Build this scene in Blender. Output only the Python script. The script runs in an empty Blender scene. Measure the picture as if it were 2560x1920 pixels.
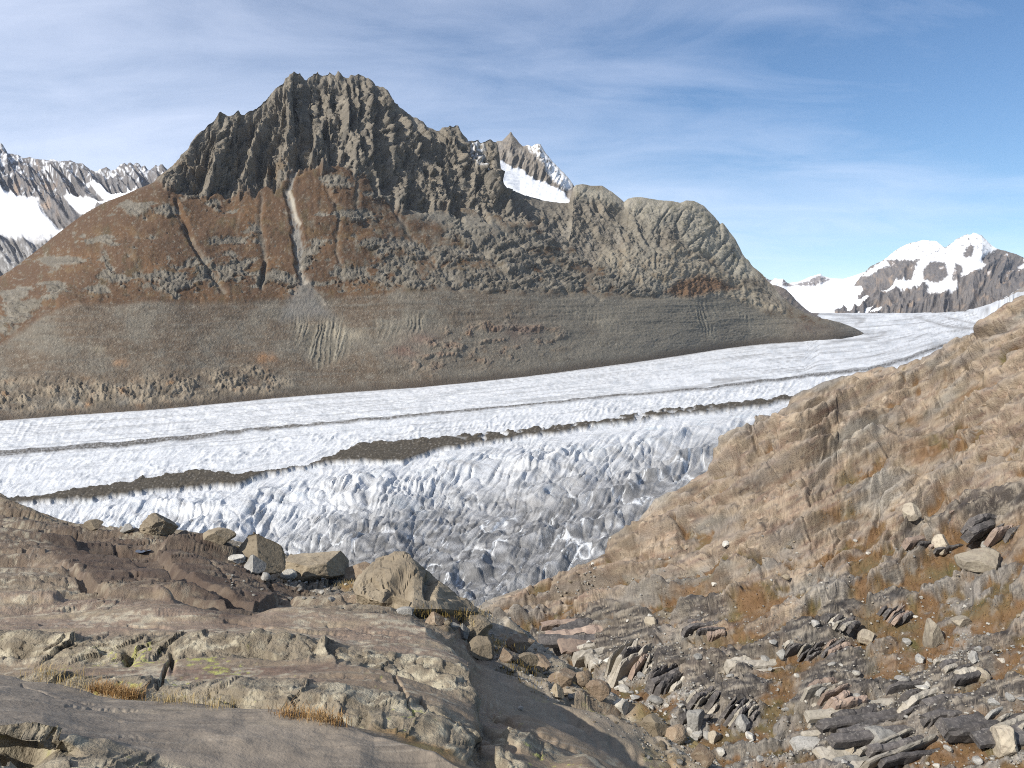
import bpy, math, random, time
import numpy as np
T0 = time.time()
sc = bpy.context.scene
COL = sc.collection
# ------------------------------------------------------------------ camera
PITCH = math.atan(160 / 1926)
EYE = np.array([0.0, 0.0, 300.0])
cam = bpy.data.cameras.new("camera")
camo = bpy.data.objects.new("camera", cam)
COL.objects.link(camo)
camo.location = EYE
camo.rotation_euler = (math.pi / 2 - PITCH, 0, 0)
cam.sensor_width = 36.0
cam.lens = 1926 / 2560 * 36
cam.clip_start = 0.2
cam.clip_end = 60000
sc.camera = camo
# ------------------------------------------------------------------ light
SUN_AZ, SUN_EL = math.radians(-131), math.radians(35)
w = bpy.data.worlds.new("World")
sc.world = w
w.use_nodes = True
nt = w.node_tree
N = nt.nodes
bg = N['Background']
sky = N.new('ShaderNodeTexSky')
sky.sky_type = 'NISHITA'
sky.sun_disc = False
sky.sun_elevation = SUN_EL
sky.sun_rotation = SUN_AZ
sky.altitude = 2300
sky.air_density = 1.15
sky.dust_density = 0.3
sky.ozone_density = 3.0
tc = N.new('ShaderNodeTexCoord')
sep = N.new('ShaderNodeSeparateXYZ')
nt.links.new(tc.outputs['Generated'], sep.inputs[0])
def wm(op, a, b, clamp=False):
    m = N.new('ShaderNodeMath'); m.operation = op; m.use_clamp = clamp
    for i, v in enumerate((a, b)):
        if v is None: continue
        if isinstance(v, (int, float)): m.inputs[i].default_value = v
        else: nt.links.new(v, m.inputs[i])
    return m.outputs[0]
# cirrus: direction projected on a high flat layer, stretched along the wind
zz = wm('ADD', wm('MAXIMUM', sep.outputs[2], 0.0), 0.16)
px_ = wm('DIVIDE', sep.outputs[0], zz)
py_ = wm('DIVIDE', sep.outputs[1], zz)
cmb = N.new('ShaderNodeCombineXYZ')
nt.links.new(px_, cmb.inputs[0]); nt.links.new(py_, cmb.inputs[1])
def cirrus(rot, sc_, seed, detail, rough, dist):
    mp = N.new('ShaderNodeMapping')
    mp.inputs['Rotation'].default_value = (0, 0, rot)
    mp.inputs['Scale'].default_value = sc_
    mp.inputs['Location'].default_value = (seed, seed * .7, 0)
    nt.links.new(cmb.outputs[0], mp.inputs[0])
    nz = N.new('ShaderNodeTexNoise'); nz.inputs['Scale'].default_value = 1
    nz.inputs['Detail'].default_value = detail; nz.inputs['Roughness'].default_value = rough
    nz.inputs['Distortion'].default_value = dist
    nt.links.new(mp.outputs[0], nz.inputs['Vector'])
    return nz.outputs['Fac']
n1 = cirrus(0.25, (0.30, 0.75, 1), 3.1, 3, 0.5, 0.3)
n2 = cirrus(0.55, (0.7, 2.4, 1), 8.3, 6, 0.6, 0.5)
n3 = cirrus(-0.5, (1.6, 2.6, 1), 1.7, 7, 0.62, 0.8)
# thicker veil towards the left of the view, clearer to the right
veil = wm('MULTIPLY_ADD', sep.outputs[0], -1.05)
veil.node.inputs[2].default_value = 0.56
big = wm('MULTIPLY', wm('SUBTRACT', n1, 0.5), 1.8)
stre = wm('MULTIPLY', wm('SUBTRACT', n2, 0.5), 0.55)
fine = wm('MULTIPLY', wm('SUBTRACT', n3, 0.5), 0.8)
cl = wm('ADD', wm('ADD', veil, big), wm('ADD', stre, fine))
cl = wm('MULTIPLY', wm('MAXIMUM', cl, 0.01), 0.62)
cl = wm('MINIMUM', cl, 0.60)
mx = N.new('ShaderNodeMix'); mx.data_type = 'RGBA'
nt.links.new(cl, mx.inputs['Factor'])
hs = N.new('ShaderNodeHueSaturation'); hs.inputs['Saturation'].default_value = 1.12; hs.inputs['Value'].default_value = 1.2
nt.links.new(sky.outputs[0], hs.inputs['Color'])
nt.links.new(hs.outputs[0], mx.inputs['A'])
mx.inputs['B'].default_value = (10.6, 11.4, 13.6, 1)
nt.links.new(mx.outputs['Result'], bg.inputs[0])
bg.inputs[1].default_value = 0.075
sl = bpy.data.lights.new("sun", 'SUN')
sl.energy = 5.0
sl.angle = math.radians(0.5)
sl.color = (1.0, 0.94, 0.85)
so = bpy.data.objects.new("sun", sl)
COL.objects.link(so)
so.rotation_euler = (math.pi / 2 - SUN_EL, 0, -SUN_AZ + math.pi)
so.location = (-200, -100, 600)
sc.view_settings.view_transform = 'Standard'
sc.view_settings.look = 'None'
sc.view_settings.exposure = 0.42
sc.view_settings.gamma = 1.0
sc.view_settings.use_curve_mapping = False
sc.cycles.max_bounces = 4
sc.cycles.diffuse_bounces = 2
sc.cycles.glossy_bounces = 1
sc.cycles.use_denoising = False
sc.cycles.volume_bounces = 0
sc.cycles.filter_width = 1.05
# ------------------------------------------------------------------ maths helpers
F = np.float32
f_, cx_, cy_ = 1926.0, 1280.0, 960.0
cP, sP = math.cos(PITCH), math.sin(PITCH)
def px2us(px, py):
    a = (np.asarray(px, float) - cx_) / f_
    b = (cy_ - np.asarray(py, float)) / f_
    d = b * sP + cP
    return a / d, (b * cP - sP) / d
def us2px(u, s):
    # dir = (u,1,s) in world -> camera
    fw = cP - s * sP
    up = sP + s * cP
    return cx_ + f_ * u / fw, cy_ - f_ * up / fw
def perlin(x, y, z=0.0, seed=0):
    x, y = np.broadcast_arrays(np.asarray(x, F), np.asarray(y, F))
    z = np.broadcast_to(np.asarray(z, F), x.shape)
    xi, yi, zi = np.floor(x), np.floor(y), np.floor(z)
    xf, yf, zf = x - xi, y - yi, z - zi
    xi, yi, zi = xi.astype(np.int32), yi.astype(np.int32), zi.astype(np.int32)
    fx, fy, fz = (t * t * t * (t * (t * 6 - 15) + 10) for t in (xf, yf, zf))
    def g(dx, dy, dz):
        h = ((xi + dx) * 374761393 + (yi + dy) * 668265263 + (zi + dz) * 2147483 + seed * 974711).astype(np.uint32)
        h = (h ^ (h >> 13)) * np.uint32(1274126177)
        h = h ^ (h >> 16)
        a = (h & 1023).astype(F) * (2 * math.pi / 1024)
        b = ((h >> 10) & 1023).astype(F) * F(1 / 511.5) - 1
        r = np.sqrt(np.maximum(0, 1 - b * b))
        return r * np.cos(a) * (xf - dx) + r * np.sin(a) * (yf - dy) + b * (zf - dz)
    def L(a, b, t): return a + (b - a) * t
    r = L(L(L(g(0, 0, 0), g(1, 0, 0), fx), L(g(0, 1, 0), g(1, 1, 0), fx), fy),
          L(L(g(0, 0, 1), g(1, 0, 1), fx), L(g(0, 1, 1), g(1, 1, 1), fx), fy), fz)
    return r * F(1.6)
def fbm(x, y, z=0.0, oct=5, seed=0, gain=0.5, lac=2.03):
    a, s, t = 1.0, 0, 0
    for i in range(oct):
        k = lac ** i
        s = s + a * perlin(x * k + 7.1 * i, y * k - 3.7 * i, z * k + 1.3 * i, seed + i)
        t += a; a *= gain
    return s / t
def ridged(x, y, z=0.0, oct=5, seed=0, gain=0.5, lac=2.07, sharp=1.0):
    a, s, t, w_ = 1.0, 0, 0, 1.0
    for i in range(oct):
        k = lac ** i
        n = 1 - np.abs(perlin(x * k + 5.1 * i, y * k - 2.7 * i, z * k + 1.9 * i, seed + i)) * 1.7
        n = np.clip(n, 0, 1) ** (2 * sharp)
        s = s + a * n * w_
        w_ = np.clip(n * 1.6, 0, 1)
        t += a; a *= gain
    return s / t
def worley(x, y, seed=0, jit=0.9):
    x, y = np.asarray(x, F), np.asarray(y, F)
    xi, yi = np.floor(x).astype(np.int32), np.floor(y).astype(np.int32)
    d1 = np.full(x.shape, 9, F); d2 = d1.copy(); idv = np.zeros(x.shape, F)
    for dx in (-1, 0, 1):
        for dy in (-1, 0, 1):
            h = ((xi + dx) * 374761393 + (yi + dy) * 668265263 + seed * 974711).astype(np.uint32)
            h = (h ^ (h >> 13)) * np.uint32(1274126177); h = h ^ (h >> 16)
            cxp = xi + dx + 0.5 + jit * ((h & 1023).astype(F) / 1023 - 0.5)
            cyp = yi + dy + 0.5 + jit * (((h >> 10) & 1023).astype(F) / 1023 - 0.5)
            d = (x - cxp) ** 2 + (y - cyp) ** 2
            n = d < d1
            d2 = np.where(n, d1, np.minimum(d2, d))
            idv = np.where(n, ((h >> 20) & 1023).astype(F) / 1023, idv)
            d1 = np.where(n, d, d1)
    return np.sqrt(d1), np.sqrt(d2), idv
def facet(x, y, seed=0, step=1.0, tilt=1.0, jit=0.9):
    """broken rock: every cell is a plane of its own tilt and height (cell size 1, height about 1)"""
    x, y = np.asarray(x, F), np.asarray(y, F)
    xi, yi = np.floor(x).astype(np.int32), np.floor(y).astype(np.int32)
    d1 = np.full(x.shape, 9, F); H = np.zeros(x.shape, F)
    for dx in (-1, 0, 1):
        for dy in (-1, 0, 1):
            h = ((xi + dx) * 374761393 + (yi + dy) * 668265263 + seed * 974711).astype(np.uint32)
            h = (h ^ (h >> 13)) * np.uint32(1274126177); h = h ^ (h >> 16)
            ox = xi + dx + 0.5 + jit * ((h & 255).astype(F) / 255 - 0.5)
            oy = yi + dy + 0.5 + jit * (((h >> 8) & 255).astype(F) / 255 - 0.5)
            rx, ry = x - ox, y - oy
            d = rx * rx + ry * ry
            n = d < d1
            pl = tilt * (rx * (((h >> 16) & 255).astype(F) / 127.5 - 1) + ry * (((h >> 24) & 255).astype(F) / 127.5 - 1)) + step * (((h >> 5) & 255).astype(F) / 255 - .5)
            H = np.where(n, pl, H); d1 = np.where(n, d, d1)
    return H
def frac_facet(x, y, oct=3, seed=0, step=.6, tilt=1.2, gain=.5, warp=.35):
    w1 = perlin(x * 1.3, y * 1.3, 1.5, seed + 50) * warp; w2 = perlin(x * 1.3, y * 1.3, 7.5, seed + 51) * warp
    s = 0; a = 1.0
    for i in range(oct):
        k = 2.17 ** i
        s = s + a * facet(x * k + w1 * (1 + .4 * i), y * k + w2 * (1 + .4 * i), seed + i * 7, step, tilt); a *= gain
    return s
def ss(a, b, x):
    t = np.clip((x - a) / (b - a), 0, 1)
    return t * t * (3 - 2 * t)
def lerp(a, b, t): return a + (b - a) * t
def interp_pts(pts, x):
    p = np.array(pts, float)
    return np.interp(x, p[:, 0], p[:, 1])
def inpoly(px, py, poly, soft=6.0):
    """soft inside mask of an outline; soft in photo pixels"""
    P = np.array(poly, float)
    x0, y0 = P.min(0) - 3 * soft; x1, y1 = P.max(0) + 3 * soft
    sel = (px > x0) & (px < x1) & (py > y0) & (py < y1)
    out = np.zeros(px.shape, F)
    X, Y = px[sel], py[sel]
    if X.size == 0: return out
    inside = np.zeros(X.shape, bool); d = np.full(X.shape, 1e9)
    n = len(P)
    for i in range(n):
        ax, ay = P[i]; bx, by = P[(i + 1) % n]
        c = ((ay > Y) != (by > Y)) & (X < (bx - ax) * (Y - ay) / (by - ay + 1e-9) + ax)
        inside ^= c
        t = np.clip(((X - ax) * (bx - ax) + (Y - ay) * (by - ay)) / ((bx - ax) ** 2 + (by - ay) ** 2 + 1e-9), 0, 1)
        d = np.minimum(d, np.hypot(X - ax - t * (bx - ax), Y - ay - t * (by - ay)))
    sd = np.where(inside, d, -d)
    out[sel] = np.clip(0.5 + sd / (2 * soft), 0, 1)
    return out
def stroke(px, py, pts, soft=2.0):
    """pts (x, y, halfwidth): soft mask of a line of varying width"""
    P = np.array(pts, float)
    m = P[:, 2].max() + 3 * soft
    sel = (px > P[:, 0].min() - m) & (px < P[:, 0].max() + m) & (py > P[:, 1].min() - m) & (py < P[:, 1].max() + m)
    out = np.zeros(px.shape, F)
    X, Y = px[sel], py[sel]
    if X.size == 0: return out
    best = np.full(X.shape, -1e9)
    for i in range(len(P) - 1):
        ax, ay, aw = P[i]; bx, by, bw = P[i + 1]
        t = np.clip(((X - ax) * (bx - ax) + (Y - ay) * (by - ay)) / ((bx - ax) ** 2 + (by - ay) ** 2 + 1e-9), 0, 1)
        d = np.hypot(X - ax - t * (bx - ax), Y - ay - t * (by - ay))
        best = np.maximum(best, aw + (bw - aw) * t - d)
    out[sel] = np.clip(0.5 + best / (2 * soft), 0, 1)
    return out
# ------------------------------------------------------------------ sheets lofted through 3D lines
def loft(lines, u, rows):
    """lines: [(px,py,depth), ...] near to far; returns Y, s, v grids (row, column), v = line index"""
    LY, LS = [], []
    for ln in lines:
        a = np.array(ln, float)
        uu, s_ = px2us(a[:, 0], a[:, 1])
        o = np.argsort(uu)
        LY.append(np.interp(u, uu[o], np.log(a[o, 2])))
        LS.append(np.interp(u, uu[o], s_[o]))
    Y, S, V = [], [], []
    for i in range(len(lines) - 1):
        n = rows[i]
        for k in range(n + (i == len(lines) - 2)):
            t = k / n
            Y.append(lerp(LY[i], LY[i + 1], t)); S.append(lerp(LS[i], LS[i + 1], t)); V.append(i + t)
    return np.exp(np.array(Y)), np.array(S), np.array(V)[:, None] * np.ones(len(u))
def smooth_rows(A, it, keep=None):
    A = A.copy()
    for _ in range(it):
        B = A.copy()
        B[1:-1] = A[1:-1] * .5 + (A[2:] + A[:-2]) * .25
        A = B if keep is None else np.where(keep, A, B)
    return A
def to_xyz(u, Y, S):
    X = u[None, :] * Y
    return np.stack([X, Y, EYE[2] + S * Y], -1)
def normals(P):
    du = np.empty_like(P); dv = np.empty_like(P)
    du[:, 1:-1] = P[:, 2:] - P[:, :-2]; du[:, 0] = P[:, 1] - P[:, 0]; du[:, -1] = P[:, -1] - P[:, -2]
    dv[1:-1] = P[2:] - P[:-2]; dv[0] = P[1] - P[0]; dv[-1] = P[-1] - P[-2]
    n = np.cross(du, dv)
    return n / (np.linalg.norm(n, axis=-1, keepdims=True) + 1e-12)
def blur(A, r):
    """separable box blur on a grid"""
    for ax in (0, 1):
        pad = [(0, 0)] * A.ndim; pad[ax] = (r + 1, r)
        c = np.cumsum(np.pad(A, pad, mode='edge'), axis=ax)
        n = A.shape[ax]
        A = (np.take(c, range(2 * r + 1, 2 * r + 1 + n), ax) - np.take(c, range(0, n), ax)) / (2 * r + 1)
    return A
def proj(P):
    return us2px(P[..., 0] / P[..., 1], (P[..., 2] - EYE[2]) / P[..., 1])
SHEETS = {}
def build_sheet(name, P, color, rough, mat, keep=None, kind='structure', label=None, cat=None, ext=None):
    """grid -> one mesh object; keep: face mask; color: albedo per vertex"""
    R, Cn = P.shape[:2]
    idx = np.arange(R * Cn, dtype=np.int32).reshape(R, Cn)
    q = np.stack([idx[:-1, :-1], idx[:-1, 1:], idx[1:, 1:], idx[1:, :-1]], -1)
    if keep is not None: q = q[keep]
    q = q.reshape(-1, 4)
    used = np.unique(q)
    rem = np.full(R * Cn, -1, np.int32); rem[used] = np.arange(len(used))
    q = rem[q]
    me = bpy.data.meshes.new(name)
    me.vertices.add(len(used)); me.vertices.foreach_set('co', P.reshape(-1, 3)[used].astype(F).ravel())
    me.loops.add(q.size); me.loops.foreach_set('vertex_index', q.ravel().astype(np.int32))
    me.polygons.add(len(q))
    me.polygons.foreach_set('loop_start', np.arange(0, q.size, 4, dtype=np.int32))
    me.polygons.foreach_set('loop_total', np.full(len(q), 4, np.int32))
    me.polygons.foreach_set('use_smooth', np.ones(len(q), bool))
    me.update(calc_edges=True)
    ca = me.color_attributes.new('albedo', 'FLOAT_COLOR', 'POINT')
    c4 = np.ones((R * Cn, 4), F); c4[:, :3] = color.reshape(-1, 3); c4[:, 3] = rough.reshape(-1)
    ca.data.foreach_set('color', c4[used].ravel())
    me.materials.append(mat)
    o = bpy.data.objects.new(name, me); COL.objects.link(o)
    o['kind'] = kind
    if label: o['label'] = label
    if cat: o['category'] = cat
    return o
def mix3(a, b, m):
    return a + (np.asarray(b, F) - a) * np.asarray(m)[..., None]
def col(shape, c): return np.ones(shape + (3,), F) * np.asarray(c, F)
# ------------------------------------------------------------------ materials
def terrain_mat(name, scales, bump, var=0.25, rgh=0.85, spec=0.25, stretch=None, bumpd=None):
    """albedo comes from the mineral/plant map of the surface; noise nodes add grain, speckle and fine relief"""
    m = bpy.data.materials.new(name); m.use_nodes = True
    t = m.node_tree; n = t.nodes; b = n['Principled BSDF']
    at = n.new('ShaderNodeAttribute'); at.attribute_name = 'albedo'
    geo = n.new('ShaderNodeTexCoord')
    mp = n.new('ShaderNodeMapping'); t.links.new(geo.outputs['Object'], mp.inputs[0])
    if stretch: mp.inputs['Rotation'].default_value = stretch[0]; mp.inputs['Scale'].default_value = stretch[1]
    acc = None; hs = None
    for i, (s, w_) in enumerate(scales):
        z = n.new('ShaderNodeTexNoise'); z.inputs['Scale'].default_value = s
        z.inputs['Detail'].default_value = 5; z.inputs['Roughness'].default_value = 0.62
        t.links.new(mp.outputs[0], z.inputs['Vector'])
        mm = n.new('ShaderNodeMath'); mm.operation = 'MULTIPLY_ADD'
        t.links.new(z.outputs['Fac'], mm.inputs[0]); mm.inputs[1].default_value = w_
        mm.inputs[2].default_value = -w_ / 2
        if acc is None: acc = mm.outputs[0]
        else:
            a = n.new('ShaderNodeMath'); a.operation = 'ADD'
            t.links.new(acc, a.inputs[0]); t.links.new(mm.outputs[0], a.inputs[1]); acc = a.outputs[0]
    k = n.new('ShaderNodeMath'); k.operation = 'MULTIPLY_ADD'
    t.links.new(acc, k.inputs[0]); k.inputs[1].default_value = var * 4; k.inputs[2].default_value = 1.0
    kc = n.new('ShaderNodeMath'); kc.operation = 'MAXIMUM'; t.links.new(k.outputs[0], kc.inputs[0]); kc.inputs[1].default_value = 0.35
    vm = n.new('ShaderNodeVectorMath'); vm.operation = 'SCALE'
    t.links.new(at.outputs['Color'], vm.inputs[0]); t.links.new(kc.outputs[0], vm.inputs['Scale'])
    t.links.new(vm.outputs[0], b.inputs['Base Color'])
    bu = n.new('ShaderNodeBump'); bu.inputs['Strength'].default_value = 1.0
    bd = n.new('ShaderNodeMath'); bd.operation = 'MULTIPLY'
    t.links.new(at.outputs['Alpha'], bd.inputs[0]); bd.inputs[1].default_value = bump
    t.links.new(bd.outputs[0], bu.inputs['Distance'])
    t.links.new(acc, bu.inputs['Height']); t.links.new(bu.outputs[0], b.inputs['Normal'])
    b.inputs['Roughness'].default_value = rgh
    b.inputs['Specular IOR Level'].default_value = spec
    return m
# ------------------------------------------------------------------ glacier plane
GA, GB, GC = -33.4, .01369, .02366
def gl_plane_depth(px, py):
    u, s = px2us(px, py)
    return (EYE[2] - GA) / np.maximum(GB * u + GC - s, 0.004)
FOOT = [(-300,1075),(0,1052),(203,1036),(407,1023),(588,1005),(800,986),(1049,969),(1297,944),(1546,912),(1650,897),(1745,882),
        (1835,868),(1894,861),(1979,855),(2060,851),(2110,848),(2150,842),(2175,836)]
_fx = np.linspace(-300, 2180, 249); _fy = interp_pts(FOOT, _fx)
for _ in range(40): _fy[1:-1] = _fy[1:-1] * .5 + (_fy[2:] + _fy[:-2]) * .25
FOOT = list(zip(_fx, _fy))
def gl_extra(u):
    # the surface climbs to meet the far basin: seen height of its far end
    x = [2000, 2100, 2248, 2339, 2410, 2458, 2506, 2545, 2640, 2900]
    y = [783, 783, 783, 783, 779, 766, 747, 723, 690, 640]
    uu, s_ = px2us(x, y)
    st = np.interp(u, uu, s_)
    return EYE[2] + st * 9500 - (GA + GB * u * 9500 + GC * 9500)
# ------------------------------------------------------------------ mountain
RIDGE = [(-300,820),(0,706),(41,673),(123,628),(172,591),(193,554),(205,538),(262,505),(307,489),(344,472),(385,456),(393,440),
(434,413),(445,398),(455,386),(470,372),(484,345),(503,328),(520,309),(536,298),(545,280),(553,278),(563,283),(570,292),(582,286),
(590,276),(596,274),(603,284),(609,286),(624,275),(639,268),(655,256),(672,239),(688,222),(705,206),(716,196),(726,184),(734,178),(744,181),(752,178),
(757,190),(764,199),(773,192),(781,186),(789,180),(795,174),(801,186),(809,188),(817,183),(824,176),(831,186),(838,190),(846,179),(855,191),(865,197),(871,193),(877,186),(886,188),
(897,180),(910,190),(927,201),(940,214),(956,221),(968,226),(976,237),(984,253),(1000,267),(1013,278),(1030,290),(1046,298),(1058,307),(1066,318),
(1078,320),(1087,328),(1098,327),(1107,321),(1118,318),(1124,311),(1131,315),(1138,311),(1148,315),(1155,328),(1163,340),(1172,352),(1185,350),(1197,345),
(1203,356),(1210,352),(1219,348),(1226,345),(1234,352),(1243,354),(1248,372),(1246,400),(1250,430),(1263,466),(1280,475),(1312,487),(1345,496),(1374,503),(1400,508),(1422,506),
(1431,470),(1440,462),(1456,460),(1480,464),(1505,464),(1518,472),(1529,479),(1545,492),(1560,506),(1570,497),(1585,493),(1603,493),(1640,499),(1661,501),
(1682,503),(1700,507),(1716,501),(1735,503),(1759,515),(1770,526),(1783,539),(1795,552),(1800,560),(1807,557),(1818,572),(1835,592),(1846,612),(1855,630),(1863,645),(1869,649),
(1883,668),(1895,677),(1907,687),(1918,700),(1931,711),(1950,735),(1970,750),(1984,764),(2008,778),(2027,790),(2060,797),(2100,806),(2123,814),(2145,824),(2163,835),(2180,838)]
CB = [(-300,812),(0,700),(205,532),(300,487),(389,460),(450,470),(533,474),(615,472),(670,450),(717,431),(760,425),(800,400),(850,395),(897,415),(923,446),
(960,480),(1005,503),(1060,515),(1124,524),(1200,523),(1251,520),(1330,556),(1415,593),(1440,620),(1476,634),(1520,610),(1600,600),(1700,605),(1780,635),(1850,670),(1907,720),
(1950,750),(1984,770),(2027,795),(2100,812),(2163,836),(2180,839)]
TRIM = [(-300,930),(0,865),(60,830),(110,790),(158,763),(300,758),(452,757),(600,757),(700,750),(800,747),(950,735),(1087,725),(1200,733),(1333,737),(1497,739),
(1700,747),(1807,740),(1870,765),(1907,785),(1984,800),(2027,806),(2100,822),(2163,838),(2180,840)]
def rel(pts, ratio, n=900):
    """lift an outline onto depths that are a ratio of the foot's depth"""
    X = np.linspace(-300, 2180, n)
    X = np.unique(np.concatenate([X, [p[0] for p in pts]]))
    y = interp_pts(pts, X)
    fy = interp_pts(FOOT, X)
    D = gl_plane_depth(X, fy)
    r = interp_pts(ratio, X)
    return list(zip(X, y, D * r))
R1 = [(-300,1.17),(0,1.17),(1500,1.16),(1800,1.09),(1950,1.04),(2180,1.01)]
R2 = [(-300,1.50),(0,1.50),(300,1.46),(800,1.42),(1200,1.45),(1500,1.36),(1800,1.18),(1950,1.07),(2180,1.015)]
R3 = [(-300,1.52),(0,1.52),(390,1.50),(500,1.55),(800,1.62),(1100,1.62),(1250,1.60),(1500,1.50),(1800,1.25),(1950,1.09),(2180,1.02)]
foot = rel(FOOT, [(0,1),(2180,1)])
def smx(pts, n, x0=-300, x1=2180):
    X = np.linspace(x0, x1, 250); y = interp_pts(pts, X)
    for _ in range(n): y[1:-1] = y[1:-1] * .5 + (y[2:] + y[:-2]) * .25
    return list(zip(X, y))
TR2, CB2, R1, R2 = smx(TRIM, 60), smx(CB, 50), smx(R1, 60), smx(R2, 60)
mlines = [rel([(x, y + 22) for x, y in FOOT], [(0, .985)]), foot, rel(TR2, R1), rel(CB2, R2), rel(RIDGE, R3),
          rel([(x, y + 60) for x, y in RIDGE], [(x, r * 1.07) for x, r in R3]), rel([(x, y + 200) for x, y in RIDGE], [(x, r * 1.35) for x, r in R3])]
NC = 1000
u = np.linspace(px2us(-190, 900)[0], px2us(2178, 830)[0], NC)
Y, S, V = loft(mlines, u, [4, 125, 135, 150, 14, 10])
ridge_row = int(np.argmax(V[:, 0] >= 4))
keep = np.zeros(V.shape, bool); keep[ridge_row] = True
keep[np.argmax(V[:, 0] >= 1)] = True
Y = np.exp(smooth_rows(np.log(Y), 60, keep)); S = smooth_rows(S, 60, keep)
P = to_xyz(u, Y, S)
px, py = us2px(np.broadcast_to(u, Y.shape), S)
X_, Y_, Z_ = P[..., 0], P[..., 1], P[..., 2]
Nn = normals(P)
crest = 0.12 + 0.88 * ss(-2, lerp(130, 42, ss(330, 430, px)), py - interp_pts(RIDGE, px))
crest = np.where(V > 4, 0.15, crest)
foot_f = ss(1.0, 1.25, V)
# how rocky each place is: 1 cliff, 0 slope
wob = fbm(px / 60, py / 60, 0, 5, 3) * 1.0
cl_line = ss(-16, 16, -(py - interp_pts(CB, px)) + wob * 50 + 38 * (ridged((px - 810) / (1 + .4 * np.clip((py - 190) / 300, 0, 3)) / 34, py / 300, 0, 3, 21) - .5) + 14)
cliffm = cl_line * ss(330, 430, px)
dome = inpoly(px, py, [(1425,455),(1540,475),(1560,500),(1600,480),(1760,500),(1830,570),(1870,640),(1900,700),(1840,690),(1780,640),(1725,620),(1690,560),(1640,570),(1590,535),(1500,500),(1440,490)], 8)
pillar = inpoly(px, py, [(1330,495),(1420,530),(1440,590),(1480,640),(1420,625),(1340,580),(1290,560),(1240,530),(1260,480)], 14)
# fan coordinate: ribs spread down from the summit
fanx = (px - 810) / (1 + 0.62 * np.clip((py - 190) / 300, 0, 3))
wx = fbm(px / 90, py / 120, 0, 3, 11) * 22
r1 = ridged((fanx + wx) / 62, py / 420, 0, 2, 21)
r2 = ridged((fanx + wx * .7) / 24, py / 150 + px / 400, 0, 4, 31)
r3 = ridged((px + py * .25 + wx) / 26, (py - px * .25) / 60, 0, 5, 41)
r4 = ridged(px / 12, py / 20, 0, 4, 45)
scale = Y_ / 4300.0
fc1 = frac_facet((fanx + wx) / 20, py / 42, 4, 46, .9, 1.2, gain=.6)
r5 = ridged((fanx + wx * 1.2) / 11, py / 70, 0, 4, 48, sharp=1.3)
fc2 = frac_facet(px / 9, py / 13, 3, 47, 1.0, 1.3, gain=.6)
hc = (r1 - .5) * 92 + (r2 - .45) * 72 + (r3 - .4) * 24 + fc1 * 22 + fc2 * 8 + (r5 - .4) * 26
# domes: smooth, with a few long cracks
rd = ridged((px + py * .5) / 34, (py - px * .2) / 120, 0, 5, 51)
hd = -(ridged((px + py * .6) / 40, (py - px * .3) / 110, 0, 3, 51, sharp=2.5) - .3) * 26 + fc2 * 5 + fbm(px / 60, py / 60, 0, 3, 52) * 22
hc = hc * lerp(1, .45, ss(1230, 1420, px))
hcl = lerp(hc, hd, dome)
# right side rocky slabs, grassy slope, outcrops
bandy = py + 14 * fbm(px / 130, py / 90, 0, 3, 61) + .06 * (px - 800)
rockiness = interp_pts([(-300,-.02),(200,.02),(600,-.04),(900,.04),(1150,.20),(1400,.28),(1600,.22),(2200,.3)], px)
oc = fbm(px / 58, bandy / 24, 0, 5, 71, gain=.55) + .28 * fbm(px / 150, bandy / 40, 2.0, 3, 73)
low = ss(0, 70, py - 560) * ss(0, 60, 760 - py) * .16
known = np.zeros(px.shape, F)
for ex, ey, rx, ry in [(350,520,70,22),(410,525,55,16),(335,520,40,14),(490,485,50,14),(525,515,70,22),(435,700,90,34),(500,690,60,36),(655,690,32,34),(700,700,46,26),
    (590,600,52,16),(600,600,70,14),(300,700,40,22),(140,720,50,16),(240,728,46,20),(590,665,30,40),(565,680,34,34),(640,570,30,10),(250,600,60,14),(160,650,80,14),(55,770,70,50),(20,800,60,60),
    (840,450,60,18),(960,480,40,34),(900,540,60,26),(960,610,90,16),(1060,640,80,20),(1250,620,70,36),(1180,590,50,24),(1000,700,70,24),(1110,700,70,24),(1330,720,50,24),(1290,690,60,22),(880,690,50,24),
    (1480,640,60,28),(1400,690,60,24),(1550,700,60,26),(1650,690,60,50),(1610,650,50,30),(1740,640,60,36),(1330,600,60,26),(900,400,60,30),(820,600,30,12),(760,640,24,40),(980,660,60,14),(1180,720,60,14)]:
    known = np.maximum(known, np.exp(-(((px - ex) / rx) ** 2 + ((py - ey) / ry) ** 2)))
ocv = oc * 1.15 + rockiness + low + known * .62 - .46
oc2 = fbm((px + .3 * py) / 13, (bandy - .2 * px) / 8, 3.0, 4, 74, gain=.6)
ocv = np.maximum(ocv, (oc2 - .34) * .8 + .35 * np.clip(rockiness + low + .6 * known - .12 + .4 * fbm(px / 70, py / 50, 5.0, 3, 75), -.5, .4))
outs = ss(-.02, .07, ocv)
outc = ss(-.02, .07, ocv) * (1 - ss(-16, 4, py + wob * 14 - interp_pts(TRIM, px)))
tanrock = inpoly(px, py, [(1440,520),(1560,510),(1620,560),(1700,640),(1780,660),(1760,740),(1700,750),(1650,720),(1560,690),(1500,640),(1440,600),(1400,545)], 26)
tanrock = np.maximum(tanrock, inpoly(px, py, [(1640,600),(1780,640),(1880,690),(1960,780),(1880,760),(1800,740),(1720,740),(1640,700)], 22))
rr = ridged((px + .4 * py) / 16, (py - .3 * px) / 20, 0, 5, 81)
rv = ridged(px / 9 + .6 * fbm(px / 20, py / 20, 0, 2, 5), py / 34, 0, 4, 83)
bn3_ = fbm(px / 90, py / 140, 0, 3, 8)
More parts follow.
